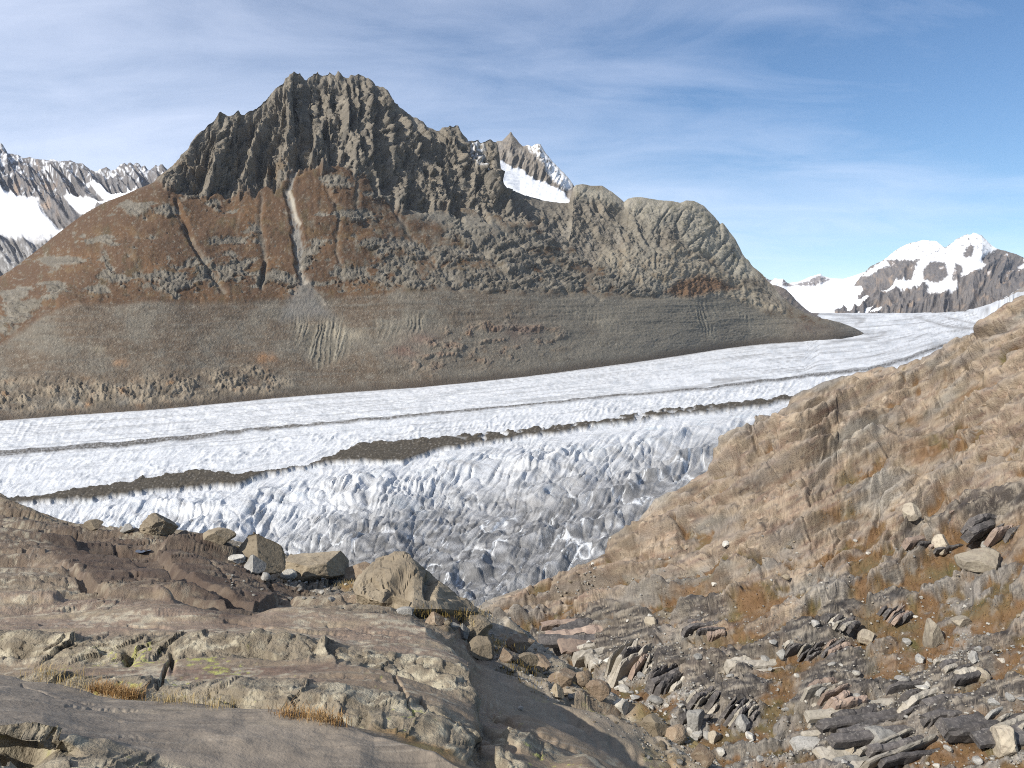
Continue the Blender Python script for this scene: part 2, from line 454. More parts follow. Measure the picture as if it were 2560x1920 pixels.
dn = ridged((px + 16 * fbm(px / 80, py / 120, 0, 3, 7) - .10 * (px - 800) * (py - 450) / 300) / 34, py / 420, 0, 4, 88)
hs = -(dn - .4) * 6 * ss(-.2, .3, bn3_) + fbm(px / 110, py / 60, 0, 5, 85) * 30 + fbm(px / 12, py / 12, 0, 4, 86) * 4
fo = frac_facet(px / 12, py / 14, 4, 84, .9, 1.2, gain=.6)
lowedge = np.clip((np.roll(ocv, -7, 0) - ocv) / .10, -1, 1)
houtc = 4 + lowedge * 9 + (rv - .35) * 7 + fo * 6
hslope = hs + outc * houtc * .9
tr = ss(.1, .6, tanrock + wob * .3) * (1 - cliffm)
hslope = lerp(hslope, hs * .7 + fo * 7 + (r3 - .4) * 13, tr * .9)
# moraine band: erosion rills, low humps, glacier polished knolls on the left
mor = ss(-9, 9, py + wob * 10 - interp_pts(TRIM, px))
rill = inpoly(px, py, [(725,795),(850,795),(880,850),(850,905),(800,920),(740,860)], 16)
rill = np.maximum(rill, .8 * inpoly(px, py, [(1010,785),(1065,785),(1060,825),(1020,835)], 10))
rill = np.maximum(rill, .55 * inpoly(px, py, [(930,800),(1010,800),(1010,830),(950,860)], 12))
rill = np.maximum(rill, inpoly(px, py, [(1720,765),(1785,750),(1800,790),(1785,850),(1755,820)], 9))
rill = np.maximum(rill, .6 * inpoly(px, py, [(1800,755),(1880,790),(1900,830),(1840,790)], 10))
rill = np.maximum(rill, .5 * inpoly(px, py, [(1400,775),(1480,770),(1500,800),(1470,815)], 10))
rill = np.clip(rill * ss(-.45, .1, fbm(px / 40, py / 60, 0, 4, 90)), 0, 1)
rq = ridged((px - (py - 780) * .22 * np.sign(px - 1500) + 16 * wob) / 10, py / 160, 0, 4, 91)
mrill = ridged((px + 14 * fbm(px / 50, py / 50, 0, 2, 6)) / 15, py / 130, 0, 3, 93)
knoll = ss(0, 60, py - interp_pts([(-300,880),(0,920),(300,925),(520,905),(640,885),(720,925),(800,975),(1000,900),(1100,880),(1300,930),(1700,900)], px)) * ss(-40, 40, 780 - px + wob * 160)
knoll2 = np.clip(inpoly(px, py, [(980,870),(1180,800),(1320,790),(1420,850),(1300,900),(1100,930),(1000,920)], 30) * ss(-.1, .35, fbm(px / 46, py / 26, 0, 4, 95)), 0, 1)
kn = np.maximum(knoll * ss(-.35, .05, fbm(px / 60, py / 34, 0, 4, 97)), knoll2)
dk1, dk2, dki = worley(px / 44 + .5 * wob, py / 26 + .4 * wob, 5)
hk = (1 - dk1) * 16 + fo * 11
rubble = fbm(px / 5, py / 4.5, 0, 4, 98)
terr = fbm(px / 300, (py + .03 * px) / 9, 0, 3, 99)
hm = fbm(px / 90, py / 44, 0, 4, 87) * 14 + rubble * 3.5 + terr * 5 * ss(860, 790, py) + rill * (rq - .5) * 13 + (1 - rill) * (mrill - .4) * 1.6 * ss(0, .4, fbm(px / 90, py / 60, 0, 2, 94)) + kn * hk
h = lerp(hslope, hcl * 1.0, cliffm)
h = lerp(h, hd, dome * .9 * (1 - cliffm))
h = lerp(h, hm, mor)
# the long gully below the summit and two smaller ones
G1 = [(770,330,3),(752,380,4),(734,431,7),(725,456,6),(717,477,6),(729,513,9),(738,550,11),(746,612,14),(750,673,7),(758,702,7)]
G2 = [(440,500,3),(450,530,6),(468,560,5),(480,610,4),(505,650,3),(540,700,3)]
G3 = [(664,650,3),(658,690,6),(650,715,3)]
wgx = 9 * fbm(px / 30, py / 26, 0, 4, 89)
g1 = stroke(px + wgx, py, [(a + 0, b, c * .8 + 2) for a, b, c in G1], 5)
g1 = np.maximum(g1, .7 * stroke(px + wgx, py, [(800,400,2),(775,420,3),(736,440,4)], 4)); g1 = np.maximum(g1, .6 * stroke(px + wgx, py, [(690,380,2),(712,410,3),(732,436,3)], 4))
g2 = stroke(px, py, [(a, b, c) for a, b, c in G2], 5)
g3 = stroke(px, py, G3, 3)
g1c = np.maximum(stroke(px + wgx + fbm(px / 14, py / 14, 0, 2, 9) * 8, py, [(a, b, c * .8) for a, b, c in G1], 3.0) * ss(-.5, -.05, fbm(px / 9, py / 16, 0, 3, 19)), stroke(px + wgx, py, [(690,380,1),(712,410,2),(732,436,2)], 3))
_wx0 = 10 * fbm(px / 26, py / 26, 0, 4, 120)
for _k, _pts in enumerate([[(430,520,3),(470,580,4),(520,660,5),(560,730,6)], [(655,480,3),(650,560,4),(662,640,4),(655,720,4)], [(960,480,4),(1010,560,5),(1070,640,5),(1150,720,6)], [(900,440,3),(890,500,4),(920,560,3)], [(1150,560,4),(1220,640,5),(1300,720,6)], [(1240,560,4),(1330,640,5),(1420,730,6)], [(820,460,3),(850,540,4),(840,620,4),(860,700,5)], [(1320,600,3),(1400,660,5),(1500,745,6)]]):
    h = h - 12 * stroke(px + _wx0, py, _pts, 6)
h = h - g1 * 22 - g2 * 22 - g3 * 30
h = h * scale
h = h * crest * lerp(.15, 1, foot_f)
P = P + Nn * h[..., None] * np.array([1, 1, 1])
MT = P
# albedo map: what grows or lies where
bn = fbm(px / 22, py / 22, 0, 6, 101); bn2 = fbm(px / 5, py / 5, 0, 4, 102); bn3 = fbm(px / 140, py / 90, 0, 4, 103)
c = col(px.shape, (.088, .054, .032))
c = mix3(c, (.120, .070, .036), ss(-.1, .5, bn3 + bn * .4))
c = mix3(c, (.080, .056, .034), ss(.05, .5, bn) * .6)
c = mix3(c, (.130, .088, .045), ss(.1, .45, fbm(px / 45, py / 30, 3.0, 4, 111)) * .6)
c = mix3(c, (.078, .062, .034), ss(.1, .4, fbm(px / 30, py / 50, 4.0, 5, 112)) * .65)
c = mix3(c, (.150, .135, .105), ss(.0, .55, interp_pts([(-300,-.1),(700,-.1),(1000,.15),(1300,.30),(1600,.35),(2200,.4)], px) + bn * .7 + bn2 * .25) * .85)
c = mix3(c, (.27, .24, .19), ss(.30, .5, bn2 + .1) * .35)
c = mix3(c, (.15, .13, .098), ss(.55, .85, dn) * ss(0, .4, bn) * .5)
c = mix3(c, (.17, .155, .125), ss(.35, .6, bn2 + .3 * bn) * .5)
rockc = mix3(col(px.shape, (.135, .122, .098)), (.215, .195, .158), ss(-.3, .45, bn + bn2 * .4))
rockc = mix3(rockc, (.10, .095, .078), ss(.15, .6, fbm(px / 12, py / 30, 0, 4, 104)) * .6)
c = mix3(c, rockc, np.clip(outc, 0, 1) * .92)
tanc = mix3(col(px.shape, (.27, .24, .185)), (.155, .115, .07), ss(.0, .5, bn + .1) * .7)
c = mix3(c, tanc, tr * .85)
cc = mix3(col(px.shape, (.155, .138, .112)), (.235, .208, .165), ss(-.3, .5, bn + bn2 * .5))
cc = mix3(cc, (.085, .082, .072), ss(.0, .5, fbm(px / 14, py / 60, 0, 5, 105)) * .6)
cc = mix3(cc, (.135, .095, .055), ss(.15, .5, bn3 + bn * .5) * ss(330, 430, py) * .7)
cc = mix3(cc, (.28, .26, .22), ss(.3, .6, fbm(px / 30, py / 70, 0, 4, 106) + ss(1000, 1250, px) * .2) * .5)
c = mix3(c, cc, cliffm)
dc = mix3(col(px.shape, (.30, .275, .22)), (.20, .185, .14), ss(-.1, .5, bn + bn2 * .4))
c = mix3(c, dc, dome)
scr = inpoly(px, py, [(985,505),(1060,520),(1120,530),(1210,535),(1245,560),(1290,590),(1200,580),(1160,590),(1100,560),(1040,545)], 12)
scr = np.maximum(scr, inpoly(px, py, [(1575,530),(1640,565),(1660,640),(1600,645),(1560,580),(1530,560)], 12))
scr = np.maximum(scr, .8 * inpoly(px, py, [(1720,520),(1700,540),(1730,600),(1640,560),(1600,520),(1660,545)], 9))
scr = np.maximum(scr, stroke(px, py, [(1590,660,4),(1620,700,10),(1670,745,14),(1690,755,10)], 5))
c = mix3(c, mix3(col(px.shape, (.175, .160, .130)), (.21, .195, .16), ss(-.2, .4, bn2)), scr * (.9 - .3 * ss(0, .5, bn)) * (1 - mor))
c = c * 1.0
rc = inpoly(px, py, [(1700,700),(1760,685),(1850,720),(1800,728),(1725,745),(1660,730)], 7)
c = mix3(c, (.125, .070, .038), rc * .85)
mc = mix3(col(px.shape, (.150, .132, .104)), (.118, .090, .064), ss(-.1, .4, bn3 + .4 * bn + interp_pts([(-300,.15),(500,.25),(900,.1),(1400,-.15),(2000,-.2)], px)))
mc = mix3(mc, (.085, .068, .05), ss(.05, .4, fbm(px / 60, py / 14, 6.0, 5, 113)) * .6)
mc = mix3(mc, (.20, .178, .14), ss(.1, .45, fbm(px / 26, py / 12, 7.0, 5, 114)) * .55)
mc = mix3(mc, (.165, .152, .122), ss(1100, 1700, px) * .6 + ss(.1, .5, bn) * .3)
mc = mix3(mc, (.33, .30, .24), ss(.22, .42, fbm(px / 3.2, py / 2.8, 8.0, 3, 115)) * .55)
mc = mix3(mc, (.145, .135, .112), ss(.1, .4, terr) * .4)
mc = mix3(mc, mix3(col(px.shape, (.29, .265, .205)), (.155, .14, .108), ss(.45, .25, rq)), rill * .6)
kc = mix3(col(px.shape, (.27, .225, .165)), (.30, .18, .095), ss(.1, .5, fbm(px / 50, py / 40, 0, 4, 107)))
kc = mix3(kc, (.10, .085, .065), ss(.35, .62, dk1 + bn * .25) * .75)
kc = mix3(kc, (.20, .19, .165), ss(0, .5, fbm(px / 40, py / 30, 0, 3, 108)) * .7)
kc = mix3(kc, (.19, .11, .075), knoll2 * .6)
mc = mix3(mc, kc, kn * .85)
for ex, ey, rx, ry, cl_ in [(665,895,26,16,(.30,.16,.075)),(300,905,22,10,(.27,.17,.10)),(248,872,16,7,(.36,.31,.22)),(1055,848,50,16,(.17,.115,.09)),(1010,880,40,16,(.17,.10,.075)),(1300,830,60,30,(.14,.10,.08)),(870,835,50,14,(.31,.27,.20)),(1510,805,26,22,(.24,.215,.165)),(2040,815,70,26,(.10,.065,.05))]:
    mc = mix3(mc, cl_, np.exp(-(((px - ex) / rx) ** 2 + ((py - ey) / ry) ** 2) * 1.2) * (.55 + .8 * np.clip(bn, -.4, .4)))
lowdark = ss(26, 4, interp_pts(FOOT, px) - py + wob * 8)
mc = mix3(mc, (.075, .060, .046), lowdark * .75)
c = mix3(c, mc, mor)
fan = inpoly(px, py, [(752,690),(765,690),(800,750),(835,790),(700,800),(715,760),(740,720)], 12)
c = mix3(c, (.185, .178, .160), np.clip(fan * .75 + g1c, 0, 1) * .9)
c = mix3(c, (.36, .33, .27), stroke(px, py, [(722,470,3),(732,500,4),(740,540,4),(752,560,2)], 2) * .7)
c = mix3(c, (.30, .27, .22), stroke(px, py, [(752,660,5),(756,690,5),(780,720,4),(812,760,3)], 3) * .5)
c = mix3(c, (.19, .17, .135), stroke(px, py, [(640,540,3),(652,600,4),(664,640,3),(660,700,3)], 4) * .5)
c = mix3(c, (.19, .165, .13), stroke(px, py, [(455,500,4),(520,455,3)], 3) * .6)
_wx = 10 * fbm(px / 26, py / 26, 0, 4, 120); _br = ss(-.45, .05, fbm(px / 12, py / 16, 1.0, 3, 140))
for _k, (_pts, _s) in enumerate([([(430,520,2),(470,580,3),(520,660,4),(560,730,6)], .5), ([(500,640,2),(545,700,3)], .4), ([(655,480,2),(650,560,3),(662,640,3),(655,720,4)], .5), ([(610,500,1.5),(590,580,2),(600,680,3)], .35),
    ([(960,480,3),(1010,560,4),(1070,640,4),(1150,720,5)], .6), ([(1010,600,2),(1060,690,3),(1130,740,5)], .5), ([(900,440,2),(890,500,3),(920,560,2)], .5), ([(1150,560,3),(1220,640,4),(1300,720,5)], .5), ([(1240,560,3),(1330,640,4),(1420,730,5)], .5),
    ([(1320,600,2),(1400,660,4),(1500,745,5)], .45), ([(1480,560,3),(1540,620,4),(1590,660,5)], .5), ([(820,460,2),(850,540,3),(840,620,3),(860,700,4)], .4), ([(350,560,1.5),(330,640,2),(370,720,3)], .35), ([(260,580,1.5),(250,650,2),(270,730,3)], .3), ([(200,760,2),(260,840,4),(240,900,5)], .3), ([(900,790,2),(930,860,5)], .3), ([(1500,800,2),(1600,850,4),(1700,870,5)], .4), ([(1250,800,2),(1330,860,4)], .35)]):
    _m = stroke(px + _wx, py, _pts, 3.5) * _br
    c = mix3(c, (.195, .175, .140), _m * _s)
# thin snow in the high gullies on the right of the crest
sn = inpoly(px, py, [(1165,325),(1200,350),(1215,370),(1200,420),(1180,400),(1172,360)], 7) * ss(-.05, .25, fbm(px / 9, py / 9, 0, 4, 110) + .1)
sn2 = inpoly(px, py, [(1179,408),(1200,423),(1215,432),(1228,440),(1225,436),(1218,426),(1195,418),(1182,404)], 2.5)
sn = np.maximum(sn * .8, inpoly(px, py, [(1178,404),(1190,414),(1215,422),(1229,440),(1210,432),(1190,426)], 2))
c = mix3(c, (.78, .79, .80), np.clip(sn, 0, 1))
rgh = lerp(lerp(.5, 1.0, np.maximum(cliffm, outc)), .7, mor)
M_mt = terrain_mat('mountain_rock_and_turf', [(.045, .5), (.16, .4)], 16.0, .28, .9, .15)
build_sheet('mountain', P, c, rgh, M_mt)
print('mountain', time.time() - T0)
# ------------------------------------------------------------------ snowy ridge behind the main crest
def far_sheet(name, lines, x0, x1, ncol, rows, amp, colf, mat, relief=None, sm=20, rid=None):
    u = np.linspace(px2us(x0, 600)[0], px2us(x1, 600)[0], ncol)
    Y, S, V = loft(lines, u, rows)
    keep = np.zeros(V.shape, bool)
    keep[np.argmax(V[:, 0] >= len(lines) - 2)] = True
    Y = np.exp(smooth_rows(np.log(Y), sm, keep)); S = smooth_rows(S, sm, keep)
    P = to_xyz(u, Y, S)
    px, py = us2px(np.broadcast_to(u, Y.shape), S)
    Nn = normals(P)
    rl = lines[-2]
    cr = .15 + .85 * ss(0, 30, py - np.interp(px, [p[0] for p in rl], [p[1] for p in rl]))
    cr = np.where(V > len(lines) - 2, .15, cr)
    h = relief(px, py, V) * amp * cr
    P = P + Nn * h[..., None]
    c, r = colf(px, py, V)
    return build_sheet(name, P, c, r, mat), P
def under(pts, dy, n=14):
    """the crest line softened and lowered: keeps the notches of a crest from running down its whole face"""
    X = np.linspace(pts[0][0], pts[-1][0], 160); y = interp_pts(pts, X)
    for _ in range(n): y[1:-1] = y[1:-1] * .5 + (y[2:] + y[:-2]) * .25
    return list(zip(X, y + dy))
def L3(pts, Yv): return [(p[0], p[1], Yv if not callable(Yv) else Yv(p[0])) for p in pts]
BR = [(1170,420),(1215,372),(1243,352),(1255,352),(1266,341),(1277,329),(1284,340),(1292,348),(1300,358),(1308,366),(1314,364),(1320,361),(1330,366),(1337,361),(1345,359),(1352,361),(1357,369),(1366,384),(1374,395),(1386,409),(1398,421),(1411,434),(1423,447),(1431,459),(1440,475),(1470,500)]
def rel_sn(px, py, V):
    icef = inpoly(px, py, ICE1, 5)
    return (ridged((px + .35 * py) / 22, (py - .3 * px) / 90, 0, 5, 121) - .4) * (1 - icef * .95) + icef * .10 * fbm(px / 22, (py - .3 * px) / 4, 0, 3, 5)
ICE1 = [(1246,403),(1255,400),(1265,406),(1280,420),(1300,421),(1312,432),(1330,444),(1352,453),(1370,458),(1385,468),(1400,474),(1412,480),(1425,504),(1421,520),(1380,510),(1300,500),(1255,480),(1240,440)]
def col_sn(px, py, V):
    n = fbm(px / 6, py / 8, 0, 5, 122); k = fbm(px / 20, py / 40, 0, 4, 123)
    c = mix3(col(px.shape, (.20, .175, .145)), (.13, .12, .11), ss(-.2, .4, n))
    c = mix3(c, (.27, .25, .22), ss(0, .5, k))
    spk = inpoly(px, py, [(1312,362),(1345,358),(1375,395),(1431,458),(1425,470),(1405,470),(1390,455),(1370,430),(1350,400),(1330,380)], 5)
    m = spk * ss(-.25, .15, n + ss(1340, 1420, px) * .25)
    ice = inpoly(px + n * 7, py + n * 5, ICE1, 1.6)
    m = np.clip(np.maximum(m, ice), 0, 1)
    c = mix3(c, (.80, .81, .82), m)
    return c, lerp(1, .15, m)
M_far = terrain_mat('far_rock_and_snow', [(.02, .5), (.07, .4)], 20.0, .16, .8, .2)
far_sheet('rock_ridge', [L3([(1100,620),(1500,620)], 6300), L3([(1100,560),(1260,520),(1500,545)], 6400), L3([(1150,500),(1246,440),(1300,480),(1430,525),(1500,520)], 6600), L3([(1150,440),(1246,396),(1290,420),(1350,452),(1410,478),(1470,510)], 7200), L3(under(BR, 14), 7440), L3(BR, 7500), L3([(p[0], p[1] + 60) for p in BR], 7900)],
          1150, 1468, 200, [10, 20, 50, 46, 14, 6], 55, col_sn, M_far, rel_sn, 8)
# ------------------------------------------------------------------ snowy chain far left
LR = [(-300,300),(-120,330),(0,356),(8,362),(20,383),(45,388),(60,394),(74,390),(90,397),(107,399),(120,401),(131,396),(150,404),(176,402),(190,409),(205,407),(229,424),(240,428),(250,422),(266,416),(278,425),(287,424),(300,412),(311,406),(318,412),(326,406),(334,412),(341,406),(348,409),(354,417),(361,414),(368,424),(375,428),(382,418),(389,412),(397,416),(405,411),(412,418),(420,424),(460,450),(600,500)]
ICEL = [(-200,450),(0,474),(25,476),(53,488),(94,497),(102,520),(123,545),(143,565),(164,574),(150,600),(82,607),(41,595),(0,587),(-200,560)]
ICEL2 = [(221,452),(254,460),(270,480),(340,470),(300,500),(242,513),(205,538),(176,515),(160,492),(197,488),(238,500),(262,500),(240,478)]
def rel_l(px, py, V):
    ice = np.maximum(inpoly(px, py, ICEL, 10), inpoly(px, py, ICEL2, 6))
    r = (ridged((px - .45 * py) / 20, (py + .3 * px) / 90, 0, 5, 131) - .4) + (ridged((px - .8 * py) / 70, py / 200, 0, 2, 132) - .5) * 1.6
    return r * (1 - ice * .9) + ice * .12 * fbm(px / 24, py / 7, 0, 4, 133)
def col_l(px, py, V):
    n = fbm(px / 7, py / 9, 0, 5, 134); k = fbm(px / 26, py / 26, 0, 4, 135)
    c = mix3(col(px.shape, (.15, .14, .135)), (.10, .10, .105), ss(-.2, .4, n))
    c = mix3(c, (.27, .21, .165), ss(0, .4, k) * ss(120, 60, np.abs(px - 80) + np.abs(py - 490) * .8))
    rock = (px > 60) & (px < 200)
    dust = ss(-.05, .35, n - .06 - .0035 * (py - 400) + .25 * ss(.1, -.2, k))
    c = mix3(c, (.74, .76, .79), dust * ss(560, 470, py) * .8)
    ice = np.maximum(inpoly(px + n * 12, py + n * 9, ICEL, 3), inpoly(px + n * 8, py + n * 6, ICEL2, 2))
    ice = ice * (1 - .5 * ss(560, 610, py + n * 40))
    c = mix3(c, (.80, .81, .82), ice)
    low = ss(560, 640, py + k * 30)
    c = mix3(c, mix3(col(px.shape, (.16, .155, .15)), (.36, .36, .36), ss(-.1, .4, n)), low * (1 - ice * .6))
    return c, lerp(1, .2, ice)
far_sheet('snowy_range', [L3([(-300,900),(600,900)], 5200), L3([(-300,700),(0,690),(100,655),(300,600),(600,600)], 6600), L3([(-300,600),(0,600),(150,580),(240,530),(350,500),(600,520)], 7400),
    L3([(-300,470),(0,470),(90,490),(180,485),(250,455),(340,455),(600,510)], 8600), L3(under(LR, 14), 9300), L3(LR, 9400), L3([(p[0], p[1] + 60) for p in LR], 9900)],
    -150, 560, 420, [20, 40, 45, 66, 14, 6], 75, col_l, M_far, rel_l, 10)
# ------------------------------------------------------------------ far right: snow summits, ice basin, side hills
RR = [(2094,771),(2110,745),(2123,730),(2142,702),(2161,681),(2180,664),(2200,655),(2219,643),(2232,630),(2248,619),(2262,612),(2276,607),(2292,603),(2310,599),(2326,601),(2343,604),(2354,612),(2363,619),(2372,612),(2382,606),(2390,597),(2400,593),(2410,587),(2418,585),(2426,587),(2434,581),(2444,585),(2454,589),(2464,599),(2473,607),(2483,615),(2492,620),(2505,624),(2521,628),(2540,634),(2560,643),(2640,668),(2760,720),(2900,760)]
FR = [(2040,790),(2094,773),(2109,778),(2248,785),(2339,786),(2410,781),(2458,768),(2506,750),(2545,725),(2600,712),(2700,735),(2900,770)]
SNOWR = [(2150,690),(2190,665),(2245,618),(2310,596),(2350,602),(2364,622),(2385,602),(2434,576),(2470,603),(2495,621),(2470,632),(2455,640),(2462,668),(2440,680),(2420,685),(2400,688),(2380,693),(2378,705),(2396,710),(2390,722),(2360,733),(2345,728),(2320,725),(2325,712),(2300,706),(2260,718),(2205,726),(2240,705),(2280,690),(2290,665),(2300,645),(2250,650),(2215,670),(2185,684)]
HOLES = [[(2305,675),(2330,652),(2362,655),(2372,690),(2345,706),(2310,700)],[(2380,690),(2390,660),(2405,662),(2408,680),(2395,694)],[(2408,640),(2420,612),(2436,615),(2430,642),(2415,645)],[(2215,650),(2260,645),(2300,650),(2280,668),(2230,672)]]
def rel_r(px, py, V):
    ice = inpoly(px, py, SNOWR, 8)
    r = (ridged((px + .4 * py) / 26, (py - .5 * px) / 60, 0, 5, 141) - .4) + (ridged((px + .9 * py) / 80, (py - .5 * px) / 140, 0, 2, 142) - .5) * 1.5
    return r * (1 - ice * .75)
def col_r(px, py, V):
    n = fbm(px / 6, py / 6, 0, 5, 144); k = fbm(px / 22, py / 22, 0, 4, 145)
    c = mix3(col(px.shape, (.165, .15, .14)), (.115, .11, .11), ss(-.2, .4, n))
    c = mix3(c, (.27, .215, .17), ss(.05, .5, k))
    ice = inpoly(px + n * 9, py + n * 7, SNOWR, 2)
    for hl in HOLES: ice = ice * (1 - inpoly(px + n * 6, py + n * 6, hl, 2))
    top = ss(665, 625, py + n * 12) * ss(2500, 2460, px)
    ice = ice * (1 - top * ss(.1, .35, n) * .8)
    ice = np.maximum(ice, ss(.28, .4, k + n * .3 - .0016 * np.abs(py - 660)) * ss(2150, 2300, px) * ss(700, 650, py) * .9)
    ice = np.maximum(ice, inpoly(px, py, [(2548,662),(2600,640),(2600,690),(2560,668)], 2))
    c = mix3(c, (.82, .83, .84), ice)
    return c, lerp(1, .15, ice)
far_sheet('snow_mountain', [L3([(p[0], p[1] + 20) for p in FR], 9300), L3(FR, 9600), L3([(2040,780),(2094,765),(2150,735),(2250,705),(2350,690),(2450,680),(2560,690),(2900,760)], 11500), L3(under(RR, 14), 13800), L3(RR, 14000), L3([(p[0], p[1] + 50) for p in RR], 15000)],
    2092, 2880, 460, [4, 60, 76, 14, 6], 90, col_r, M_far, rel_r, 10)
# ice basin between the mountain and the snow summits
BT = [(1880,680),(1898,684),(1912,692),(1922,699),(1930,700),(1938,695),(1946,697),(1958,697),(1970,708),(1984,706),(1998,704),(2012,698),(2027,691),(2040,688),(2051,684),(2058,690),(2065,692),(2080,696),(2109,697),(2135,689),(2161,680),(2190,662),(2230,650),(2300,640)]
def rel_b(px, py, V):
    rock = inpoly(px, py, [(1890,684),(1930,702),(1960,695),(1975,712),(1940,712),(1900,700)], 4) + inpoly(px, py, [(1985,708),(2020,694),(2051,684),(2070,694),(2110,698),(2060,705),(2030,716),(2000,714)], 4)
    return (ridged(px / 18, py / 12, 0, 4, 151) - .4) * np.clip(rock, 0, 1) * 1.2 + .10 * fbm(px / 30, py / 4, 0, 4, 152) + .3 * inpoly(px, py, [(1985,745),(2060,735),(2100,745),(2090,780),(2010,778)], 8) * (ridged(px / 14, py / 3, 0, 3, 153) - .4) * .5
def col_b(px, py, V):
    n = fbm(px / 6, py / 4, 0, 4, 154)
    c = mix3(col(px.shape, (.82, .83, .84)), (.66, .69, .73), ss(.1, .5, fbm(px / 20, py / 3, 0, 4, 155)) * .5)
    rock = inpoly(px + n * 4, py + n * 4, [(1880,680),(1915,690),(1935,700),(1925,706),(1900,695)], 1.5) + inpoly(px + n * 4, py + n * 3, [(1958,698),(1972,707),(1985,714),(1975,717),(1955,714)], 1.5) + .9 * inpoly(px + n * 5, py + n * 4, [(1985,711),(2020,702),(2045,688),(2060,692),(2075,699),(2060,706),(2030,716),(2000,714)], 1.5)
    c = mix3(c, (.17, .15, .14), np.clip(rock, 0, 1) * ss(-.4, .0, n + .1))
    return c, np.full(px.shape, .15)
far_sheet('snow_basin', [L3([(1850,800),(2300,800)], 9620), L3([(1850,782),(2300,782)], 9660), L3([(1850,750),(2000,745),(2110,748),(2300,740)], 11500), L3(BT, 16500), L3([(p[0], p[1] + 40) for p in BT], 17500)],
    1860, 2240, 240, [4, 40, 60, 4], 70, col_b, M_far, rel_b, 4)
# dark spur at the end of the mountain and the low hill at the right edge
SP = [(1920,715),(1935,712),(1950,716),(1965,724),(1978,736),(1990,750),(2005,765),(2020,777),(2040,788),(2060,797)]
def rel_g(px, py, V): return (ridged((px + py) / 22, (py - px) / 40, 0, 5, 161) - .4)
def col_g(px, py, V):
    n = fbm(px / 7, py / 7, 0, 5, 162)
    return mix3(col(px.shape, (.15, .125, .105)), (.21, .18, .15), ss(-.2, .5, n)), np.ones(px.shape)
far_sheet('rock_spur', [L3([(1880,815),(2070,815)], 7300), L3([(1880,795),(2070,800)], 7500), L3(SP, 8600), L3([(p[0], p[1] + 40) for p in SP], 9000)], 1900, 2058, 90, [4, 50, 4], 28, col_g, M_far, rel_g, 4)
HL = [(2420,783),(2440,779),(2460,774),(2482,768),(2495,757),(2506,749),(2520,740),(2535,730),(2548,722),(2560,716),(2620,690),(2750,650),(2900,620)]
def col_h(px, py, V):
    n = fbm(px / 8, py / 6, 0, 5, 164)
    c = mix3(col(px.shape, (.20, .175, .15)), (.27, .24, .20), ss(-.2, .5, n))
    return mix3(c, (.60, .62, .65), inpoly(px, py, [(2440,800),(2480,790),(2500,800),(2470,806)], 4) * .4), np.ones(px.shape)
far_sheet('rocky_hill', [[(2400,806,9000),(2500,826,8000),(2560,840,7600),(2900,950,7300)], [(2415,785,9200),(2440,790,8900),(2497,802,8100),(2560,815,7700),(2900,860,7400)], L3(HL, 9450), L3([(p[0], p[1] + 40) for p in HL], 9900)], 2418, 2860, 200, [10, 60, 4], 26, col_h, M_far, rel_g, 4)
print('far', time.time() - T0)
# ------------------------------------------------------------------ glacier
ROWS, NC = 430, 1010
u = np.linspace(px2us(-170, 1000)[0], px2us(2700, 1000)[0], NC)
# rows evenly spread over what is seen: from hidden ground near the rocks to the far basin
sA = px2us(0, 1665)[1]
sB = (GA - EYE[2]) / 9500 + GC + .0
t = np.linspace(0, 1, ROWS)
pyr = np.interp(t, [0, .06, .5, .82, 1], [1665, 1560, 1180, 960, 779])
U = np.broadcast_to(u, (ROWS, NC))
sr = px2us(np.zeros(ROWS), pyr)[1][:, None]
ymax = 9600.0
# depth where each view line meets the climbing surface
Yg = np.full((ROWS, NC), 100.0)
for i in range(28):
    ex = gl_extra(U) * ss(6200, 9500, Yg)
    Yg = .5 * Yg + .5 * np.clip((EYE[2] - GA - ex) / np.maximum(GB * U + GC - sr, 1e-3), 300, ymax)
Yg = np.minimum.accumulate(Yg[::-1], 0)[::-1]
tt = np.linspace(0, 1, ROWS)[:, None]
Yg = np.where(Yg > 7500, np.maximum(Yg, 7500), Yg)
# spread the last rows so that they reach the end of the surface
Yg[-1] = ymax; Yg[-2] = np.maximum(Yg[-3], .5 * Yg[-3] + .5 * ymax)
X_ = U * Yg
Zb = GA + GB * X_ + GC * Yg + gl_extra(U) * ss(6200, 9500, Yg)
px, py = us2px(U, (Zb - EYE[2]) / Yg)
P = np.stack([X_, Yg, Zb], -1)
# curvilinear coordinates: q across the flow, a along it
MOR1 = [(-300,1160),(0,1136),(226,1118),(452,1097),(678,1072),(882,1054),(1049,1039),(1297,1016),(1546,991),(1787,970),(1979,946),(2171,925),(2267,898),(2339,870),(2410,853),(2449,846),(2560,815),(2760,790)]
MOR2 = [(-300,1290),(0,1262),(90,1255),(226,1240),(362,1220),(497,1202),(588,1207),(655,1190),(768,1172),(836,1153),(904,1138),(1000,1136),(1098,1114),(1208,1101),(1347,1083),(1496,1065),(1645,1038),(1795,1024),(1900,1012),(1998,994),(2200,965),(2400,900),(2560,850),(2760,800)]
FT = [p for p in FOOT if p[0] < 2020] + [(2035,800),(2050,780),(2339,775),(2760,640)]
eF, e1, e2 = interp_pts(FT, px), interp_pts(MOR1, px), interp_pts(MOR2, px)
def dep(y): return gl_plane_depth(px, np.maximum(y, 800))
inv = lambda y: 1 / np.maximum(y, 1)
pyq = py
q = np.where(pyq < e1, (pyq - eF) / np.maximum(e1 - eF, 3), np.where(pyq < e2, 1 + (pyq - e1) / np.maximum(e2 - e1, 3), 2 + (pyq - e2) / (120 + .12 * np.maximum(0, pyq - e2))))
along = X_ * .80 + Yg * .60
acr = -X_ * .60 + Yg * .80
